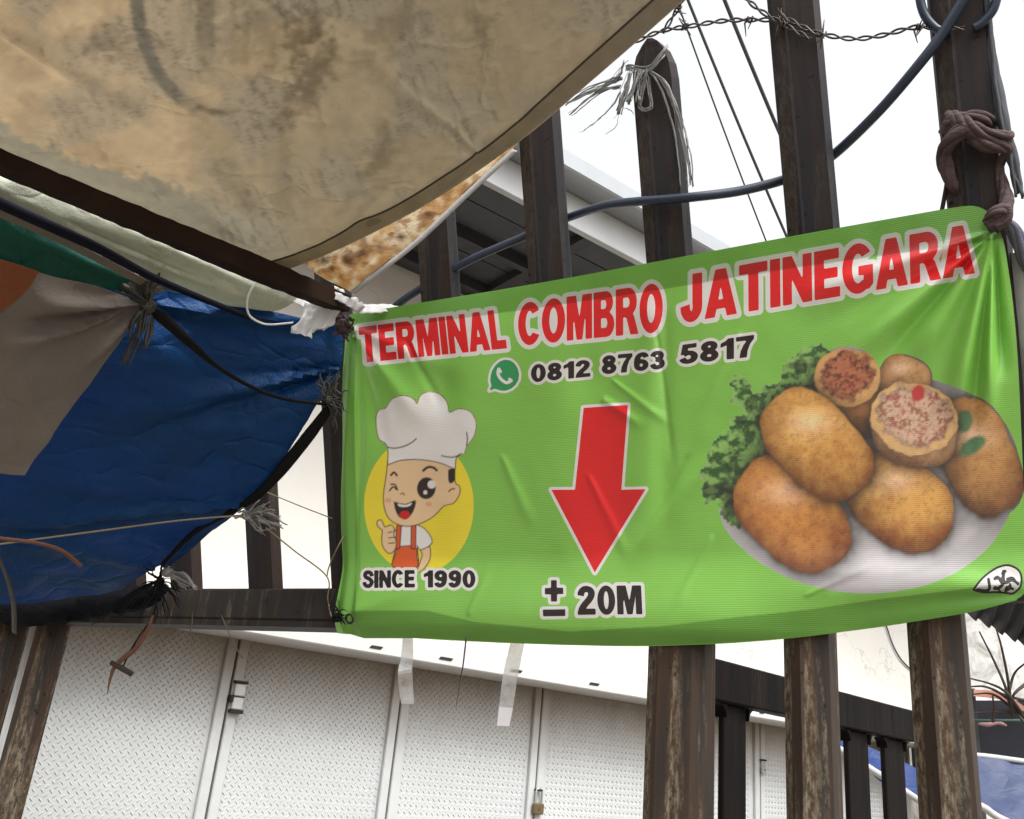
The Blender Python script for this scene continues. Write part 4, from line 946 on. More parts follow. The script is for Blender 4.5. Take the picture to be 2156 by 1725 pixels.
SP = crgrid([[(1120, 250, 1.60), (985, 355, 1.60), (830, 450, 1.61), (690, 525, 1.62), (632, 545, 1.625)], [(1096, 290, 1.58), (965, 392, 1.59), (828, 485, 1.60), (716, 562, 1.62), (668, 578, 1.63)], [(1078, 313, 1.565), (988, 396, 1.575), (872, 506, 1.59), (778, 580, 1.605), (737, 614, 1.625)]], 24, 14)
M_stain = tarpmat('rust_stained_sheet', None, 0.5, 0.7, dirt=0.15)
sheet('stained_sheet', SP, M_stain, lambda X, Y: 0.006*(fbm(X/40, Y/40, 84, 3)-0.5)+0.004*seg_ridge(X, Y, (735, 610), (900, 450), 8, 14), stain_col, label='yellowed translucent sheet with rusty brown stains hanging below the canopy hem', cat='tarpaulin')
mb = MB(); e = SP[-1]; ee = np.stack([e, e+np.array([0.004, 0.002, -0.012])]); mb.slab(np.stack([e-ZZ*0.001, e+RT*0.010-UP*0.004]), 0.0012); build('torn_edge', mb, M_palecloth, bpy.data.objects['stained_sheet'], True)

# wooden beam under the canopy
bq = A3([(722, 641, 1.655), (-330, 205, 0.93)]); bd = N(bq[1]-bq[0]); bL = np.linalg.norm(bq[1]-bq[0])
bz = N(UP-bd*np.dot(UP, bd)); by = np.cross(bd, bz)
mb = MB(); nn_ = 60; V = []; F = []
for i in range(nn_+1):
    q = i/nn_; c = bq[0]+bd*bL*q; hh = float(np.interp(q, [0, .3, .7, 1], [0.0140, 0.0155, 0.0098, 0.0090]))+0.0010*math.sin(i*1.7)*random.random()
    for a, b in ((-1, -1), (-1, 1), (1, 1), (1, -1)): V.append(c+by*a*0.016+bz*b*(hh+0.0008*random.random()))
for i in range(nn_):
    for k in range(4): F.append((i*4+k, i*4+(k+1) % 4, i*4+4+(k+1) % 4, i*4+4+k))
F += [(3, 2, 1, 0), tuple(nn_*4+k for k in range(4))]; mb.add(V, F)
tagp(build('wooden_beam', mb, M_wood), 'dark brown wooden beam carrying the beige canopy edge', 'beam')

# pale folded strip, dark pole, grey strip, green, orange and grey sheets
sheet('folded_tarp_strip', crgrid([[(-160, 300, 1.08), (0, 366, 1.20), (200, 450, 1.33), (400, 536, 1.47), (520, 588, 1.56), (632, 626, 1.64)],
                             [(-160, 325, 1.07), (0, 396, 1.19), (200, 485, 1.32), (380, 570, 1.46), (490, 622, 1.55), (590, 652, 1.63)],
                             [(-160, 350, 1.09), (0, 424, 1.21), (200, 520, 1.34), (340, 590, 1.46), (450, 632, 1.56), (545, 662, 1.64)]], 14, 8), M_palet,
      lambda X, Y: 0.010*seg_ridge(X, Y, (0, 378), (640, 645), 9, 14)-0.008*seg_ridge(X, Y, (150, 470), (480, 610), 8, 9)+0.004*(fbm(X/30, Y/20, 90, 3)-.5), label='pale grey green strip of folded tarp below the wooden beam', cat='tarpaulin')
mb = MB(); mb.tube(cr(A3([(-160, 345, 1.04), (0, 428, 1.17), (200, 520, 1.30), (330, 588, 1.42), (490, 655, 1.56), (560, 680, 1.62)])), [0.0085, 0.008, 0.0075, 0.006, 0.005, 0.004], 10)
tagp(build('dark_pole', mb, simple('navy_painted_pole', (0.006, 0.007, 0.016), 0.75, spec=0.12), None, True), 'thin navy black pole running below the pale tarp strip', 'pole')
sheet('grey_tarp_strip', crgrid([[(-120, 385, 1.13), (0, 440, 1.19), (150, 508, 1.30), (300, 585, 1.43), (345, 612, 1.47)], [(-120, 405, 1.14), (0, 458, 1.20), (130, 515, 1.30), (280, 592, 1.43), (335, 618, 1.47)]], 10, 4), tarpmat('grey_brown_tarp', (0.22, 0.19, 0.16), 0.6, 0.3), label='narrow grey brown tarp strip above the dark green tarp', cat='tarpaulin')
sheet('green_tarp', crgrid([[(-140, 390, 1.14), (0, 452, 1.20), (100, 492, 1.29), (210, 545, 1.39), (296, 598, 1.47)], [(-140, 450, 1.15), (0, 505, 1.22), (100, 535, 1.30), (200, 570, 1.38), (290, 606, 1.46)], [(-140, 520, 1.17), (0, 556, 1.24), (100, 580, 1.31), (200, 602, 1.39), (290, 620, 1.47)]], 12, 8), M_greent,
      lambda X, Y: 0.008*seg_ridge(X, Y, (300, 600), (0, 480), 6, 22)+0.006*(fbm(X/50, Y/30, 91, 3)-.5), label='dark green tarp wedge tied to the raffia knot', cat='tarpaulin')
GR = crgrid([[(-120, 540, 1.20), (20, 556, 1.23), (110, 582, 1.30), (205, 603, 1.38), (304, 640, 1.465)], [(-120, 690, 1.24), (0, 695, 1.27), (90, 690, 1.32), (185, 680, 1.39), (288, 668, 1.46)], [(-120, 810, 1.28), (-20, 815, 1.31), (60, 810, 1.34), (130, 800, 1.39), (207, 785, 1.44)],
             [(-120, 910, 1.32), (-40, 915, 1.34), (20, 910, 1.36), (80, 898, 1.39), (132, 882, 1.42)], [(-120, 985, 1.35), (-60, 990, 1.36), (-20, 995, 1.375), (20, 1000, 1.39), (52, 1001, 1.405)]], 14, 14)
def grey_h(X, Y):
    h = 0.012*(fbm(X/90, Y/70, 95, 3)-.5)
    for e, a in (((60, 640), .018), ((20, 700), -.022), ((-40, 740), .018), ((0, 800), -.010), ((120, 820), .010)): h = h+a*seg_ridge(X, Y, (306, 642), e, 5, 24)
    return h
sheet('grey_tarp', GR, M_greyt, grey_h, label='grey beige sheet gathered at the raffia knot in front of the blue tarp', cat='tarpaulin')
sheet('orange_tarp', crgrid([[(-120, 520, 1.185), (0, 546, 1.215), (82, 572, 1.262)], [(-120, 610, 1.20), (-20, 612, 1.225), (50, 618, 1.258)], [(-120, 700, 1.215), (-60, 690, 1.225), (4, 655, 1.245)]], 12, 10), M_orange, lambda X, Y: 0.004*(fbm(X/30, Y/30, 97, 3)-.5), label='rust orange cloth patch beside the dark green tarp', cat='tarpaulin')
BL = crgrid([[(-140, 500, 1.28), (120, 570, 1.42), (325, 607, 1.53), (520, 645, 1.61), (726, 690, 1.695)], [(-140, 640, 1.34), (120, 700, 1.46), (330, 735, 1.55), (520, 755, 1.63), (716, 772, 1.695)], [(-140, 770, 1.40), (110, 820, 1.51), (310, 845, 1.58), (490, 856, 1.64), (664, 856, 1.69)],
             [(-140, 890, 1.46), (90, 930, 1.56), (270, 955, 1.62), (440, 965, 1.67), (597, 962, 1.71)], [(-140, 1000, 1.52), (70, 1030, 1.60), (230, 1050, 1.66), (380, 1062, 1.70), (510, 1060, 1.745)], [(-140, 1110, 1.58), (50, 1125, 1.65), (190, 1135, 1.70), (320, 1135, 1.75), (424, 1122, 1.79)],
             [(-140, 1220, 1.66), (20, 1225, 1.71), (130, 1225, 1.76), (240, 1215, 1.80), (335, 1190, 1.835)], [(-140, 1275, 1.72), (10, 1268, 1.76), (110, 1262, 1.80), (190, 1252, 1.825), (260, 1238, 1.85)]], 14, 12)
def blue_h(X, Y):
    h = 0.030*(fbm(X/150, Y/110, 101, 3)-.5)+0.010*(fbm(X/60, Y/26, 102, 3)-.5)
    for s_, e, w0, w1, a in (((722, 775), (380, 850), 4, 18, .010), ((722, 780), (250, 930), 4, 22, -.014), ((722, 770), (430, 800), 3, 12, -.008), ((500, 1060), (20, 1110), 4, 20, .014), ((500, 1064), (-60, 1140), 4, 14, -.010), ((500, 1058), (200, 1000), 4, 16, .006), ((330, 1200), (20, 1130), 4, 20, .010),
                           ((330, 640), (700, 690), 10, 12, .012), ((330, 650), (560, 745), 6, 20, -.008), ((335, 1195), (560, 1020), 10, 10, .012)): h = h+a*seg_ridge(X, Y, s_, e, w0, w1)
    return h
sheet('blue_tarp', BL, M_blue, blue_h, label='large dark blue tarp pulled taut to the fence pales', cat='tarpaulin')
BX, BY = pixgrid(BL); BLN = normals(BL); bto = bpy.data.objects['blue_tarp']
BLd = BL+BLN*blue_h(BX, BY)[..., None]
for (a0, b0, w0, w1) in (((722, 772), (250, 905), 5, 26), ((718, 790), (330, 985), 4, 20), ((505, 1064), (-90, 1130), 6, 34), ((500, 1070), (60, 1030), 4, 16), ((330, 1200), (-60, 1120), 8, 44), ((340, 655), (700, 705), 8, 10), ((600, 960), (200, 900), 5, 22), ((340, 1195), (560, 1020), 12, 14), ((700, 740), (420, 760), 4, 14), ((280, 1225), (-100, 1215), 10, 30)):
    L_ = []; a0, b0 = np.array(a0, float), np.array(b0, float); dd = N(b0-a0); nn3 = np.array([-dd[1], dd[0]])
    for q in np.linspace(0, 1, 26):
        c_ = a0*(1-q)+b0*q; w_ = w0+(w1-w0)*q+3*math.sin(q*9); row = []
        for e in np.linspace(-1, 1, 5):
            p_ = c_+nn3*w_*e; k = np.argmin((BX-p_[0])**2+(BY-p_[1])**2); i_, j_ = np.unravel_index(k, BX.shape)
            dep = (BLd[i_, j_]-CAM)@FW; row.append(at(p_[0], p_[1], dep)-BLN[i_, j_]*(0.006+0.004*(1-e*e)))
        L_.append(row)
    L_ = np.array(L_)
    for _ in range(3): L_[1:-1] = (L_[:-2]+2*L_[1:-1]+L_[2:])/4
    mb = MB(); mb.slab(L_, 0.0008); build('pleat', mb, M_blue, bto, True)
# black roll added along the rail to stand for the tarp's shadow
mb = MB(); pts = cr([fence(x, y, 0.045) for x, y in ((-260, 1262), (-60, 1275), (90, 1282), (200, 1272), (300, 1258), (345, 1240))], 10); mb.tube(pts, [0.034, 0.036, 0.034, 0.030, 0.022, 0.010], 12)
v = np.array(mb.v); mb.v = [tuple(p+np.array([0, 0, 1])*0.010*(random.random()-.5)+fn*0.010*(random.random()-.5)) for p in v]
tagp(build('shade_roll', mb, M_shaderoll, None, True), 'black roll added along the fence rail as the shadow under the blue tarp', 'tarpaulin')

# ------------------------------------------------------------------ straps, strings, knots
def strand(mb, pts, r, flat=0.4, wob=0.004, n=6, seg=5):
    p = cr(pts, n); k = len(p); j = np.cumsum(rng.normal(0, wob/ max(4, k)**.5, (k, 3)), axis=0); j -= np.linspace(0, 1, k)[:, None]*j[-1]*0.5
    mb.tube(p+j, [r, r*1.1, r*0.9, r*0.5], seg, flat, rng.uniform(-3, 3), rng.uniform(0, 3))
def tuft(name, c, ends, mat, label, r=0.0014, per=3, spread=7, cat='string', extra=None):
    """frayed raffia bundle knotted at c = (px,py,depth); ends = pixel ends with depth"""
    mb = MB(); C = at(*c)
    for (x, y, d) in ends:
        for k in range(per):
            E_ = at(x+rng.normal(0, spread), y+rng.normal(0, spread), d); M1 = (C+E_)/2+RT*rng.normal(0, .005)+UP*rng.normal(0.003, .005)+FW*rng.normal(0, .004)
            strand(mb, [C+rng.normal(0, .002, 3), M1, E_], r*rng.uniform(.6, 1.3))
    for k in range(5):      # the knot
        a = rng.normal(0, 1, 3); a = N(a); b = N(np.cross(a, [.3, .5, .8])); R_ = 0.007*rng.uniform(.7, 1.2)
        mb.tube([C+R_*(b*math.cos(q)+np.cross(a, b)*math.sin(q)) for q in np.linspace(0, 6.5, 14)], r*1.8, 5, 0.6)
    if extra: extra(mb)
    return tagp(build(name, mb, mat, None, True), label, cat)
tuft('raffia_knot', (312, 645, 1.452), [(212, 508, 1.43), (232, 520, 1.43), (258, 535, 1.43), (292, 540, 1.44), (318, 545, 1.44), (330, 585, 1.44), (276, 715, 1.44), (264, 765, 1.44), (302, 730, 1.44), (250, 600, 1.43)], M_raffiad, 'frayed dark raffia knot holding the grey and green sheets together', 0.0030, 5, 7)
tuft('raffia_knot', (692, 842, 1.655), [(718, 790, 1.65), (724, 830, 1.65), (722, 866, 1.65), (706, 905, 1.66), (700, 790, 1.66), (668, 850, 1.66), (680, 800, 1.66)], M_raffiad, 'dark frayed string knot tying the blue tarp beside the banner edge', 0.0019, 5, 7)
tuft('raffia_knot', (520, 1086, 1.72), [(566, 1060, 1.71), (576, 1078, 1.71), (590, 1092, 1.72), (592, 1108, 1.73), (570, 1112, 1.71), (556, 1122, 1.71), (500, 1078, 1.73), (548, 1058, 1.71), (545, 1098, 1.70)], M_raffia, 'grey frayed raffia knot tied round a pale above the rail', 0.0020, 4, 4)
tuft('string_tangle', (338, 1222, 1.80), [(300, 1250, 1.79), (352, 1290, 1.78), (330, 1300, 1.78), (378, 1270, 1.79), (300, 1300, 1.78), (255, 1290, 1.78), (205, 1308, 1.79), (345, 1185, 1.80), (310, 1200, 1.79), (368, 1250, 1.78)], M_strap, 'tangle of black strings knotted over the fence rail', 0.0016, 4, 7)
tuft('raffia_tail', (352, 1205, 1.80), [(414, 1240, 1.80), (405, 1232, 1.80), (395, 1238, 1.80)], M_raffia, 'grey green raffia tail fanned out beside the black string tangle', 0.0034, 4, 3)
def line(name, pts, r, mat, label, cat='string', seg=6, flat=1.0, tw=0.0, n=8):
    mb = MB(); mb.tube(cr(pts, n), r, seg, flat, tw); return tagp(build(name, mb, mat, None, True), label, cat)
line('black_strap', A3([(302, 640, 1.455), (345, 672, 1.47), (400, 722, 1.50), (455, 770, 1.55), (530, 815, 1.60), (600, 840, 1.635), (690, 852, 1.66)]), [0.010, 0.013, 0.010, 0.0055, 0.005, 0.0045, 0.004], M_strap, 'thick black rope strap sagging across the blue tarp', 'strap', 8, 0.7)
line('black_band', A3([(694, 858, 1.665), (652, 915, 1.68), (596, 985, 1.70), (545, 1040, 1.72), (492, 1074, 1.74), (410, 1120, 1.77), (340, 1190, 1.80)]), [0.008, 0.011, 0.011, 0.008, 0.006, 0.005, 0.004], M_strap, 'flat black band running down the blue tarp edge', 'strap', 8, 0.35, 0.6)
line('tarp_guy_rope', A3([(-120, 1165, 1.52), (0, 1146, 1.56), (180, 1122, 1.61), (380, 1096, 1.67), (515, 1085, 1.715)]), 0.0017, M_rope, 'thin grey cord stretched across the lower blue tarp')
line('tan_cord', [at(560, 1112, 1.715), lean(620, 1160, 0.02), lean(688, 1214, 0.012), lean(690, 1262, 0.012), lean(698, 1300, 0.03)], 0.0014, M_rope, 'thin tan cord from the grey raffia knot to the rail')
line('tan_cord', [lean(688, 1214, 0.013), lean(694, 1190, 0.02), lean(712, 1150, 0.03), lean(735, 1110, 0.005)], 0.0013, M_rope, 'thin brown cord slanting up behind the banner edge')
line('yellow_cord', [lean(560, 1036, 0.0), lean(630, 1065, 0.0), lean(700, 1092, 0.0)], 0.0011, M_rope, 'fine yellow cord spanning two pales before the cream wall')
line('rusty_hose', A3([(-60, 1128, 1.50), (20, 1136, 1.53), (80, 1144, 1.55), (130, 1160, 1.58), (170, 1192, 1.61)]), 0.0055, M_rustpipe, 'rusty red strip hanging in front of the blue tarp', 'strip', 7, 0.6)
line('grey_strap', [at(-6, 1165, 1.60), at(14, 1215, 1.63), at(28, 1270, 1.66), at(30, 1332, 1.72)], 0.006, M_raffiad, 'hanging grey strap beside the black shade roll', 'strap', 6, 0.35)
tt_ = thing('hanging_peg', at(240, 1460, 1.77), 'rusty peg dangling on strings below the fence rail', 'peg')
mb = MB(); mb.tube(cr(A3([(322, 1296, 1.775), (308, 1330, 1.77), (285, 1365, 1.77), (245, 1400, 1.77), (232, 1430, 1.77), (226, 1462, 1.77)])), [0.003, 0.0045, 0.0055, 0.0045, 0.003, 0.0006], 6, 0.5); build('string', mb, M_rustpipe, tt_, True)
mb = MB(); mb.tube(cr(A3([(326, 1300, 1.775), (300, 1330, 1.77), (275, 1370, 1.77), (258, 1406, 1.77)])), 0.0016, 5); build('string', mb, M_strap, tt_, True)
mb = MB(); mb.tube(A3([(233, 1395, 1.77), (256, 1407, 1.77), (279, 1420, 1.77)]), [0.0045, 0.0055, 0.005], 8); build('peg', mb, M_twig, tt_, True)
for (pts, lb) in (([(466, 1296), (480, 1330), (496, 1362), (510, 1386)], 'thin wire end poking down below the rail'), ([(405, 1290), (404, 1318), (398, 1336)], 'short frayed string end below the rail')):
    line('wire_end', [at(x, y, 1.775-0.01*i) for i, (x, y) in enumerate(pts)], 0.0012, M_wire, lb)
line('wire_end', [at(982, 1340, 1.575), at(975, 1400, 1.575), at(968, 1440, 1.575), at(960, 1490, 1.575)], [0.0018, 0.0014, 0.0010, 0.0004], M_raffiad, 'dark frayed string hanging from the banner bottom edge')
tuft('banner_tie', (712, 1300, 1.68), [(735, 1302, 1.655), (700, 1310, 1.68), (690, 1270, 1.70), (722, 1312, 1.665), (706, 1262, 1.70)], M_strap, 'black string tying the banner bottom corner to the rail', 0.0017, 3, 4)
tuft('banner_tie', (722, 688, 1.675), [(738, 698, 1.665), (706, 680, 1.68), (730, 712, 1.67), (708, 702, 1.68), (740, 676, 1.665)], M_cloth, 'brown cloth knot holding the banner top corner by the beam end', 0.0042, 4, 4)

# white plastic scraps and loop at the beam end
zp = Z(550, 580, 4.108)
def W(x, y, d): return at(*zp(x, y), d)
line('white_strap_loop', [W(860, 640, 1.625), W(740, 480, 1.60), W(640, 385, 1.585), W(550, 352, 1.575), W(450, 352, 1.565), W(330, 425, 1.56), W(245, 555, 1.56), W(216, 680, 1.565), W(245, 785, 1.575), W(335, 848, 1.59), W(450, 874, 1.60), W(680, 856, 1.625)], [0.0022, 0.0022, 0.003, 0.0034, 0.003, 0.0022, 0.0020, 0.0018, 0.0018], M_white, 'white plastic strap bent into a loop below the beam', 'strap', 6, 0.45, 1.2)
def scrap(name, rows, label, seed, amp=0.006, mat=None, nu=8, nv=6):
    P = np.array([cr([W(*p) for p in r], nu) for r in rows]); P = np.stack([cr(P[:, j], nv) for j in range(P.shape[1])], axis=1)
    X, Y = pixgrid(P); P = P+normals(P)*(amp*(fbm(X/9, Y/9, seed, 3)-.5)+amp*0.8*np.abs(np.sin(X/6+Y/9+seed)))[..., None]
    mb = MB(); mb.slab(P, 0.0006); return tagp(build(name, mb, mat or M_white, None, True), label, 'plastic scrap')
scrap('plastic_scrap', [[(800, 650, 1.63), (930, 640, 1.635), (1180, 700, 1.65)], [(775, 760, 1.625), (920, 790, 1.63), (1110, 800, 1.645)], [(740, 850, 1.615), (900, 900, 1.62), (1060, 890, 1.64)], [(665, 900, 1.61), (800, 960, 1.61), (885, 930, 1.615)], [(668, 960, 1.61), (770, 990, 1.605), (868, 1020, 1.61)]], 'crumpled clear white plastic scrap knotted under the beam end', 3)
scrap('plastic_scrap', [[(568, 540, 1.63), (650, 570, 1.635), (860, 650, 1.645)], [(600, 600, 1.63), (700, 660, 1.635), (800, 712, 1.64)]], 'white plastic tongue hanging below the beam', 5, 0.003)
scrap('plastic_scrap', [[(500, 322, 1.53), (700, 400, 1.565), (900, 490, 1.595), (1130, 560, 1.615), (1290, 640, 1.63), (1400, 690, 1.645)], [(520, 362, 1.53), (700, 455, 1.56), (900, 545, 1.59), (1110, 630, 1.61), (1260, 720, 1.625), (1330, 762, 1.64)]], 'frayed white cloth strip along the beam end', 8, 0.005, M_palecloth, 10, 5)
scrap('plastic_scrap', [[(1100, 505, 1.66), (1150, 520, 1.66), (1200, 590, 1.66), (1300, 620, 1.665), (1400, 700, 1.67)], [(1100, 600, 1.655), (1180, 640, 1.655), (1230, 700, 1.655), (1330, 740, 1.66), (1370, 768, 1.665)]], 'torn white tuft of plastic at the tip of the beam', 11, 0.010)
scrap('plastic_scrap', [[(1330, 680, 1.70), (1500, 676, 1.70), (1660, 678, 1.70), (1800, 735, 1.70)], [(1340, 770, 1.69), (1500, 765, 1.69), (1640, 750, 1.69), (1760, 738, 1.69)]], 'flat white plastic wedge lying behind the banner top corner', 13, 0.003)

# tape strips left hanging from the banner
def tapemat():
    mt, t, out = newmat('clear_tape'); tr = nd(t, 'ShaderNodeBsdfTransparent'); tr.inputs[0].default_value = (0.93, 0.93, 0.92, 1)
    p = nd(t, 'ShaderNodeBsdfPrincipled'); p.inputs['Base Color'].default_value = (0.75, 0.76, 0.76, 1); p.inputs['Roughness'].default_value = 0.25
    v = coords(t); mx = nd(t, 'ShaderNodeMixShader'); t.links.new(ramp(t, noise(t, v, 40, 5), [(0.3, (0.25, 0.25, 0.25)), (0.7, (0.55, 0.55, 0.55))]), mx.inputs[0])
    t.links.new(tr.outputs[0], mx.inputs[1]); t.links.new(p.outputs[0], mx.inputs[2]); t.links.new(mx.outputs[0], out.inputs[0]); return mt
M_tape = tapemat()
def strip(rows, z, deps, mat, name, label=None, cat=None, parent=None):
    P = np.array([[at(*z(*a), d), at(*z(*b), d)] for (a, b), d in zip(rows, deps)]); A, B = cr(P[:, 0], 5), cr(P[:, 1], 5)
    mb = MB(); mb.slab(np.stack([A*(1-q)+B*q for q in (0, .33, .66, 1)], axis=1), 0.0004); o = build(name, mb, mat, parent, False)
    if label: tagp(o, label, cat)
    return o
strip([((440, 360), (500, 360)), ((430, 480), (500, 480)), ((412, 575), (494, 560)), ((415, 660), (500, 665)), ((430, 765), (506, 765))], zl, [1.66, 1.655, 1.63, 1.645, 1.65], M_tape, 'tape_strip', 'creased clear tape strip hanging from the banner bottom edge', 'tape')
tp = strip([((1075, 380), (1158, 380)), ((1048, 490), (1135, 490)), ((1022, 620), (1108, 625)), ((1003, 780), (1084, 786))], zl, [1.60, 1.59, 1.585, 1.585], M_tape, 'tape_strip', 'clear tape strip with a white end hanging from the banner', 'tape')
strip([((1002, 781), (1083, 787)), ((996, 836), (1074, 840)), ((990, 891), (1063, 895))], zl, [1.584, 1.584, 1.584], simple('white_backing_paper', (0.82, 0.80, 0.86), 0.6, 0.03), 'white_end', None, None, tp)

# ------------------------------------------------------------------ cable, barbed wire, ties on the pales
line('power_cable', [lean(790, 700, -0.02), lean(826, 652, -0.02), lean(890, 606, -0.015), lean(990, 548, -0.02), lean(1100, 500, -0.045), lean(1150, 476, -0.048), lean(1200, 457, -0.045), lean(1275, 433, -0.01), lean(1350, 424, 0.010), lean(1404, 420, 0.012), lean(1470, 414, 0.009), lean(1560, 402, -0.02), lean(1650, 379, -0.045), lean(1705, 356, -0.048), lean(1760, 322, -0.045),
      lean(1850, 235, -0.01), lean(1930, 142, 0.010), lean(1985, 70, 0.012), lean(2040, -20, 0.014), lean(2100, -130, 0.01)], 0.0075, M_cable, 'thick blue black cable woven in and out of the leaning pales', 'cable', 10)
def barbed(name, pts, label, nb, r=0.0016):
    p = cr(pts, 26); t = np.gradient(p, axis=0); t /= np.linalg.norm(t, axis=1)[:, None]; tot = np.concatenate([[0], np.cumsum(np.linalg.norm(np.diff(p, axis=0), axis=1))])
    T = thing(name, p[0], label, 'barbed wire')
    a = np.cross(t, nl); a /= np.linalg.norm(a, axis=1)[:, None]; b = np.cross(t, a)
    for s_ in (0, math.pi):
        q = tot/0.045*2*math.pi+s_; rr = 0.0026
        mb = MB(); mb.tube(p+rr*(np.cos(q)[:, None]*a+np.sin(q)[:, None]*b), r, 6); build('strand', mb, M_wire, T, True)
    for f in nb:
        i = int(f*(len(p)-1)); c = p[i]; mb = MB()
        hel = [c+t[i]*(k*0.0011-0.006)+0.0045*(a[i]*math.cos(k*1.0)+b[i]*math.sin(k*1.0)) for k in range(12)]
        d0 = N(a[i]*rng.normal()+b[i]*rng.normal()+t[i]*0.5); d1 = N(a[i]*rng.normal()+b[i]*rng.normal()-t[i]*0.5)
        mb.tube([hel[0]+d0*0.020]+hel+[hel[-1]+d1*0.020], [0.0006]+[r]*10+[0.0006], 5); build('barb', mb, M_wire, T, True)
        mb = MB(); d2 = N(np.cross(d0, t[i])+0.2*t[i]); mb.tube([c-d2*0.020, c-d2*0.004, c+d2*0.004, c+d2*0.020], [0.0006, r, r, 0.0006], 5); build('barb', mb, M_wire, T, True)
barbed('barbed_wire', [lean(1290, 110, 0.004), lean(1385, 68, 0.006), lean(1450, 56, 0.010), lean(1525, 44, 0.010), lean(1612, 42, 0.006), lean(1660, 44, 0.006)], 'barbed wire span between the raffia tied pale and the next one', (0.38, 0.72, 0.93))
barbed('barbed_wire', [lean(1640, 30, 0.006), lean(1700, 62, 0.008), lean(1740, 74, 0.010), lean(1800, 82, 0.006), lean(1860, 74, 0.006), lean(1925, 58, 0.006), lean(1990, 60, 0.006), lean(2030, 60, 0.005)], 'barbed wire span running to the pale wrapped in brown cloth', (0.26, 0.74))
barbed('barbed_wire', [lean(1545, -30, 0.012), lean(1590, 14, 0.012), lean(1640, 46, 0.008), lean(1706, 82, 0.010)], 'slack barbed wire crossing the top of a bare pale', (0.72,))
barbed('barbed_wire', [lean(1470, -60, 0.02), lean(1440, -5, 0.02), lean(1420, 30, 0.012), lean(1395, 70, 0.008)], 'short barbed wire drop beside the canopy hem', (0.55,))
# raffia tie on the rounded pale
zq = Z(1350, 80, 4.3125)
def Rf(x, y, o): return lean(*zq(x, y), o)
mb = MB()
for k in range(7):     # turns round the pale
    o_ = 0.006+0.002*rng.random(); dy = rng.normal(0, 12)
    strand(mb, [Rf(770, 380+dy, -0.03), Rf(810, 375+dy, o_), Rf(1000, 392+dy, o_+.004), Rf(1150, 230+dy*2, o_), Rf(1205, 160+dy*2, -0.02)], 0.0016, 0.4, 0.002)
for (e, n_, r) in ((((690, 860), (760, 600), (820, 400)), 6, .0028), (((800, 740), (860, 560), (900, 400)), 6, .0028), (((900, 720), (930, 560), (970, 400)), 5, .0022)):
    for k in range(n_): strand(mb, [Rf(x+rng.normal(0, 14), y+rng.normal(0, 10), 0.012+0.006*rng.random()) for x, y in e], r*rng.uniform(.5, 1.1), 0.35, 0.003)
for k in range(6):     # loop
    j = rng.normal(0, 10, 2); strand(mb, [Rf(x+j[0], y+j[1], 0.012) for x, y in ((990, 400), (960, 560), (920, 740), (960, 800), (1040, 770), (1030, 640), (1000, 440))], 0.0012, 0.5, 0.002)
for k in range(9):     # long tail
    j = rng.normal(0, 1, 2); strand(mb, [Rf(1010, 400, 0.010), Rf(1150+j[0]*14, 500, 0.012), Rf(1270+j[0]*18, 740, 0.008), Rf(1350+j[0]*20, 1000, 0.0), Rf(1420+j[0]*26, 1320, 0.004), Rf(1455+j[0]*30, 1600+j[1]*30, 0.004)], 0.0019, 0.35, 0.003)
for (e, n_, r) in ((((720, 480), (560, 540), (330, 640), (130, 760)), 7, .0022), (((700, 560), (480, 640), (190, 860)), 6, .0014), (((720, 600), (560, 820), (400, 950), (305, 1060)), 2, .0011), (((740, 870), (640, 1000), (540, 1105)), 1, .0007), (((860, 858), (720, 862), (640, 900)), 1, .0009), (((760, 300), (700, 420), (640, 480)), 4, .0020)):
    for k in range(n_): strand(mb, [Rf(x+rng.normal(0, 16), y+rng.normal(0, 16), 0.004+0.006*rng.random()) for x, y in e], r*rng.uniform(.5, 1.2), 0.35, 0.003)
tagp(build('raffia_tie', mb, M_raffia, None, True), 'grey raffia bow tied round the pale with a rounded top', 'string')
# brown cloth wrapped round the right-hand pale
zk = Z(1600, 0, 2.3956)
def Kl(x, y, o): return lean(*zk(x, y), o)
ct = thing('cloth_tie', Kl(1860, 900, 0), 'brown twisted cloth knotted round a pale and through the banner corner', 'cloth tie')
def cloth(pts, r, name='cloth_strand', mat=None, tw=5.0):
    r = [k*0.86 for k in r]
    p = cr(pts, 10); n_ = len(p); rr = np.interp(np.linspace(0, 1, n_), np.linspace(0, 1, len(r)), r); mb = MB()
    t = np.gradient(p, axis=0); t /= np.linalg.norm(t, axis=1)[:, None]; a = np.cross(t, nl); a /= np.linalg.norm(a, axis=1)[:, None]; b = np.cross(t, a); L = np.concatenate([[0], np.cumsum(np.linalg.norm(np.diff(p, axis=0), axis=1))])
    for k in range(5):     # folds of the cloth twisted round each other
        q = 2*math.pi*k/5+L*tw*9+rng.normal(0, .2); o_ = (rr*(0.50+0.06*rng.normal()))[:, None]
        mb.tube(p+o_*(np.cos(q)[:, None]*a+np.sin(q)[:, None]*b), rr*0.52*rng.uniform(.8, 1.15), 9, 0.8, tw)
    build(name, mb, mat or M_cloth, ct, True)
cloth([Kl(1690, 770, -0.03), Kl(1720, 730, 0.012), Kl(1800, 700, 0.016), Kl(1900, 690, 0.014), Kl(1990, 720, -0.02)], [0.010, 0.013, 0.012, 0.012, 0.010])
cloth([Kl(1700, 690, -0.02), Kl(1760, 690, 0.014), Kl(1840, 750, 0.026), Kl(1930, 790, 0.022), Kl(2050, 800, 0.012), Kl(2075, 790, -0.005)], [0.010, 0.014, 0.016, 0.014, 0.012, 0.008])
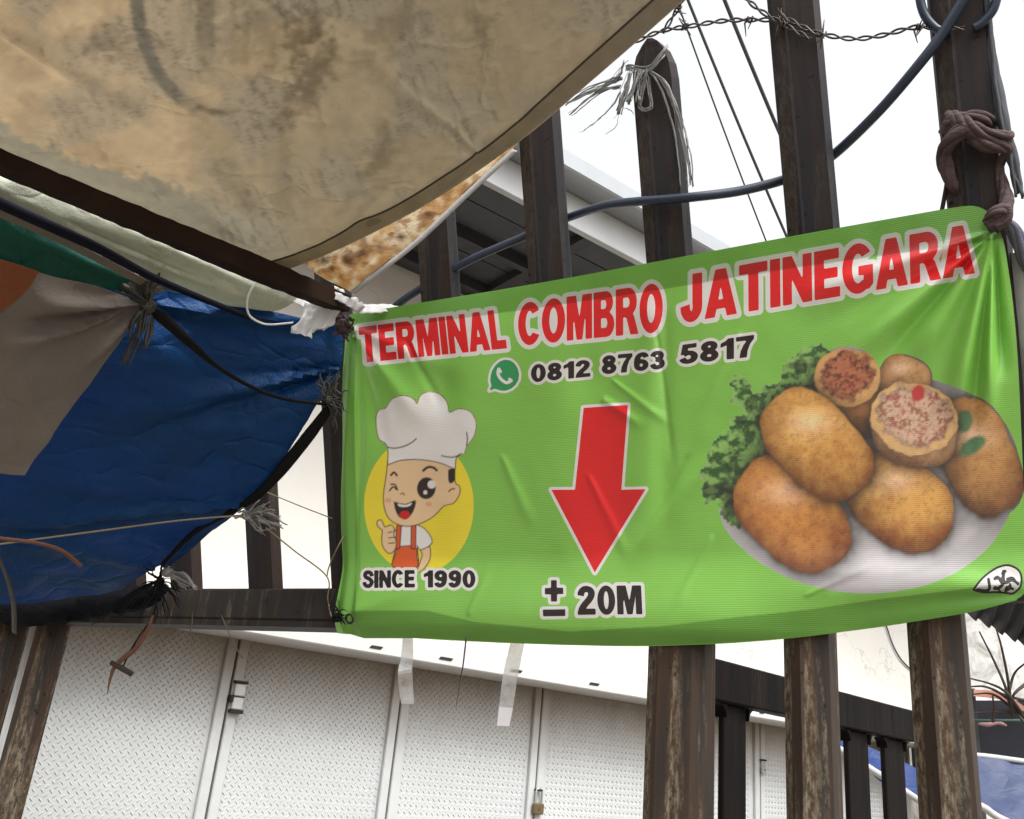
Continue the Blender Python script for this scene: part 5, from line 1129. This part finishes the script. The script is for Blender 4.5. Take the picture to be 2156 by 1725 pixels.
cloth([Kl(1850, 740, 0.022), Kl(1780, 770, 0.024), Kl(1720, 830, 0.018), Kl(1690, 900, 0.006), Kl(1700, 980, 0.002), Kl(1740, 1080, 0.002), Kl(1762, 1120, -0.01)], [0.012, 0.015, 0.014, 0.011, 0.012, 0.010, 0.006])
cloth([Kl(1840, 800, 0.020), Kl(1920, 845, 0.020), Kl(2020, 860, 0.012), Kl(2060, 880, 0.004), Kl(2025, 940, -0.006), Kl(2015, 1010, -0.006), Kl(2045, 1120, 0.0), Kl(2050, 1200, 0.012), Kl(2010, 1280, 0.026), Kl(1940, 1330, 0.026)], [0.010, 0.014, 0.012, 0.008, 0.008, 0.008, 0.010, 0.013, 0.014, 0.011])
cloth([Kl(1940, 1300, 0.024), Kl(1985, 1250, 0.034), Kl(2040, 1240, 0.030), Kl(2040, 1300, 0.028), Kl(1990, 1340, 0.030)], [0.009, 0.012, 0.013, 0.012, 0.009])
cloth([Kl(2030, 1290, 0.022), Kl(2090, 1340, 0.016), Kl(2130, 1420, 0.010), Kl(2170, 1520, 0.004), Kl(2230, 1600, 0.0)], [0.008, 0.011, 0.013, 0.014, 0.012], 'cloth_tail', M_cloth2, 2.0)
sheet('pale_cloth', np.array([[lean(x, y, o) for x, y, o in r] for r in (((2118, 530, -0.02), (2150, 535, 0.0), (2200, 560, -0.01), (2280, 600, -0.04)), ((2124, 600, -0.02), (2150, 606, -0.005), (2200, 620, -0.01), (2280, 650, -0.04)), ((2132, 690, -0.02), (2158, 696, -0.005), (2200, 700, -0.01), (2280, 720, -0.04)), ((2138, 790, -0.02), (2160, 795, -0.005), (2200, 800, -0.01), (2280, 810, -0.04)), ((2144, 880, -0.02), (2162, 885, -0.005), (2200, 890, -0.01), (2280, 900, -0.04)))]), M_palecloth, label='pale grey cloth hanging past the banner side edge', cat='cloth')
line('thin_rod', [lean(1998, 350, -0.01), lean(1992, 395, -0.012), lean(1980, 460, -0.016)], 0.003, M_twig, 'thin dark rod standing behind the banner beside the cloth tie', 'rod')
mb = MB()
for k in range(5):
    strand(mb, [lean(2074+rng.normal(0, 3), -20, -0.01), lean(2086+rng.normal(0, 3), 110, -0.01), lean(2108+rng.normal(0, 3), 235, -0.005), lean(2128+rng.normal(0, 3), 330, 0.0), lean(2142+rng.normal(0, 5), 410+rng.normal(0, 4), 0.0)], 0.006, 0.55, 0.003, 8, 7)
tagp(build('hanging_strap', mb, M_power, None, True), 'dark frayed strap hanging beside the pale wrapped in brown cloth', 'strap')
ht = thing('hose_loop', lean(2010, 70, 0), 'bluish hose looped over the top of a pale', 'hose')
for pts in (((1938, -60), (1936, -10), (1946, 30), (1968, 58), (1996, 74)), ((2112, -60), (2098, 0), (2088, 26), (2066, 50), (2050, 60))):
    mb = MB(); mb.tube(cr([lean(x, y, 0.004) for x, y in pts]), 0.0062, 10); build('hose', mb, M_cable, ht, True)

# overhead service wires
for (a, b, r, lb) in (((1452, -10), (1664, 484), 0.017, 'overhead service wire dropping behind the bare pale'), ((1530, -10), (1655, 280), 0.022, 'thicker overhead wire passing behind the bare pale'), ((1446, 40), (1626, 508), 0.010, 'finest overhead wire between two pales')):
    dx, dy = (b[0]-a[0])/(b[1]-a[1]), 1; t0 = (a[0]-dx*260, a[1]-260); t1 = (b[0]+dx*420, b[1]+420)
    A_, B_ = at(*t0, 9.0), at(*t1, 12.0); pts = [A_*(1-q)+B_*q-ZZ*0.22*math.sin(math.pi*q) for q in np.linspace(0, 1, 24)]
    line('overhead_wire', pts, r, M_power, lb, 'wire', n=2)

# ------------------------------------------------------------------ neighbouring stall to the right
def stainwall():
    mt, t, out = newmat('weathered_white_wall'); v = coords(t)
    a = noise(t, v, 5.5, 8, 0.72, 0.6); b = noise(t, coords(t, (14, 14, 3)), 1.0, 6)
    c = mixc(t, (0.66, 0.65, 0.62), (0.30, 0.29, 0.27), ramp(t, a, [(0.45, (0, 0, 0)), (0.66, (1, 1, 1))])); c = mixc(t, c, (0.16, 0.15, 0.13), ramp(t, b, [(0.58, (0, 0, 0)), (0.72, (0.7, 0.7, 0.7))]))
    surf(t, out, c, 0.9, bump(t, a, 0.4, 0.01), 0.2); return mt
NW = at(2080, 1400, 5.4); NW[2] = 0; nu_ = N([1, 0.15, 0]); nn2 = N([0.15, -1, 0])
mb = MB(); mb.box(NW-nu_*0.55, nu_*4.5, -nn2*0.15, ZZ*3.1)
nb = tagp(build('neighbour_wall', mb, stainwall()), 'weathered white wall with grey stains beyond the fence', 'wall')
# corrugated roof of the neighbouring stall
cs = thing('market_stall', at(2150, 1500, 4.2)*np.array([1, 1, 0]), 'dark market stall with black corrugated roof beyond the fence', 'stall')
e0, e1 = at(1985, 1266, 4.0), at(2420, 1500, 4.6); up_ = at(2120, 1130, 3.7)-at(2060, 1300, 4.0); n_c = 170; G = []
for q in np.linspace(0, 1, 6):
    G.append([e0*(1-u_)+e1*u_+up_*q+N(np.cross(e1-e0, up_))*0.016*math.sin(u_*2*math.pi*17) for u_ in np.linspace(0, 1, n_c)])
mb = MB(); mb.slab(np.array(G), 0.003); build('corrugated_roof', mb, M_joist, cs, True)
mb = MB(); a_ = at(2030, 1475, 4.35); b_ = at(2330, 1475, 4.35); mb.box(a_, (b_-a_), np.array([0, 0.6, 0]), -ZZ*0.42); build('stall_dark_box', mb, simple('stall_interior_dark', (0.012, 0.012, 0.018), 0.8), cs)  # near-black box standing in for the stall's shaded interior
for (x, z0) in ((2040, 0), (2310, 0)):
    p_ = at(x, 1450, 4.33); mb = MB(); mb.cbox(np.array([p_[0], p_[1], p_[2]/2]), RT*0.02, N([0, 1, 0])*0.02, ZZ*p_[2]/2, 0.003); build('post', mb, M_joist, cs)
mb = MB(); mb.tube(A3([(2030, 1517, 4.05), (2330, 1517, 4.05)]), 0.006, 6); build('green_rod', mb, simple('green_rod_paint', (0.05, 0.10, 0.085), 0.5), cs, True)
sheet('orange_cloth', crgrid([[(2050, 1452, 4.3), (2100, 1456, 4.25), (2130, 1470, 4.25), (2160, 1490, 4.3)], [(2050, 1466, 4.25), (2100, 1472, 4.2), (2130, 1486, 4.2), (2160, 1504, 4.25)]], 6, 5), simple('faded_orange_cloth', (0.36, 0.17, 0.12), 0.8, 0.3, 12), label='faded orange cloth lying on the dark stall', cat='cloth')
mb = MB(); mb.tube(cr(A3([(2062, 1524, 4.2), (2080, 1526, 4.2), (2100, 1522, 4.2), (2118, 1528, 4.2)])), [0.01, 0.02, 0.018, 0.008], 7, 0.5); tagp(build('pink_rag', mb, simple('pink_rag_cloth', (0.42, 0.25, 0.25), 0.9), None, True), 'faded pink rag draped in the dark stall', 'cloth')
sheet('blue_awning', crgrid([[(2010, 1590, 3.6), (2070, 1594, 3.6), (2160, 1606, 3.6), (2400, 1640, 3.6)], [(2010, 1650, 3.45), (2070, 1660, 3.45), (2170, 1680, 3.45), (2400, 1720, 3.45)], [(2010, 1700, 3.3), (2080, 1712, 3.3), (2180, 1745, 3.3), (2400, 1800, 3.3)]], 10, 10), M_awn, lambda X, Y: 0.05*(fbm(X/50, Y/40, 120, 3)-.5), label='sunlit faded blue awning sheet with white piping behind the last pale', cat='awning')
mb = MB(); mb.tube(cr(A3([(2010, 1588, 3.6), (2070, 1592, 3.6), (2160, 1604, 3.6), (2400, 1638, 3.6)])), 0.011, 6); build('piping', mb, M_fascia, bpy.data.objects['blue_awning'], True)
mb = MB(); mb.tube(cr(A3([(2010, 1675, 3.28), (2070, 1700, 3.28), (2130, 1735, 3.28), (2400, 1850, 3.28)])), 0.013, 6); build('piping', mb, M_fascia, bpy.data.objects['blue_awning'], True)
sheet('blue_awning', crgrid([[(1725, 1515, 3.4), (1780, 1548, 3.4), (1850, 1582, 3.4), (1990, 1650, 3.4)], [(1730, 1540, 3.35), (1780, 1572, 3.35), (1850, 1608, 3.35), (1990, 1680, 3.35)], [(1738, 1562, 3.3), (1780, 1592, 3.3), (1850, 1640, 3.3), (1990, 1730, 3.3)]], 10, 8), M_awn2, lambda X, Y: 0.04*(fbm(X/40, Y/30, 123, 3)-.5), label='deep blue awning edge with white piping behind the dark fence', cat='awning')
A2 = bpy.data.objects['blue_awning.001']
mb = MB(); mb.tube(cr(A3([(1740, 1556, 3.29), (1780, 1586, 3.29), (1850, 1630, 3.29), (1990, 1722, 3.29)])), 0.012, 6); build('piping', mb, M_fascia, A2, True)
# dry twigs
mb = MB()
for pts in (((2130, 1510), (2118, 1450), (2092, 1390), (2062, 1330)), ((2130, 1500), (2122, 1430), (2108, 1360), (2096, 1320)), ((2122, 1470), (2135, 1420), (2160, 1395)), ((2150, 1500), (2118, 1458), (2085, 1440), (2040, 1428)), ((2156, 1510), (2120, 1470), (2078, 1447), (2040, 1446)),
            ((2170, 1520), (2130, 1490), (2090, 1462), (2045, 1462)), ((2160, 1440), (2135, 1462), (2128, 1490)), ((2180, 1480), (2130, 1468), (2090, 1452)), ((2170, 1500), (2128, 1500), (2070, 1500), (2040, 1505)), ((2090, 1520), (2092, 1490), (2090, 1465)), ((2170, 1540), (2140, 1500), (2120, 1470))):
    mb.tube(cr([at(x, y, 3.75+0.02*rng.normal()) for x, y in pts], 6), [0.0075, 0.006, 0.0045, 0.003], 6)
tagp(build('dry_branch', mb, M_twig, None, True), 'bare dry tangled branch in front of the weathered wall', 'branch')
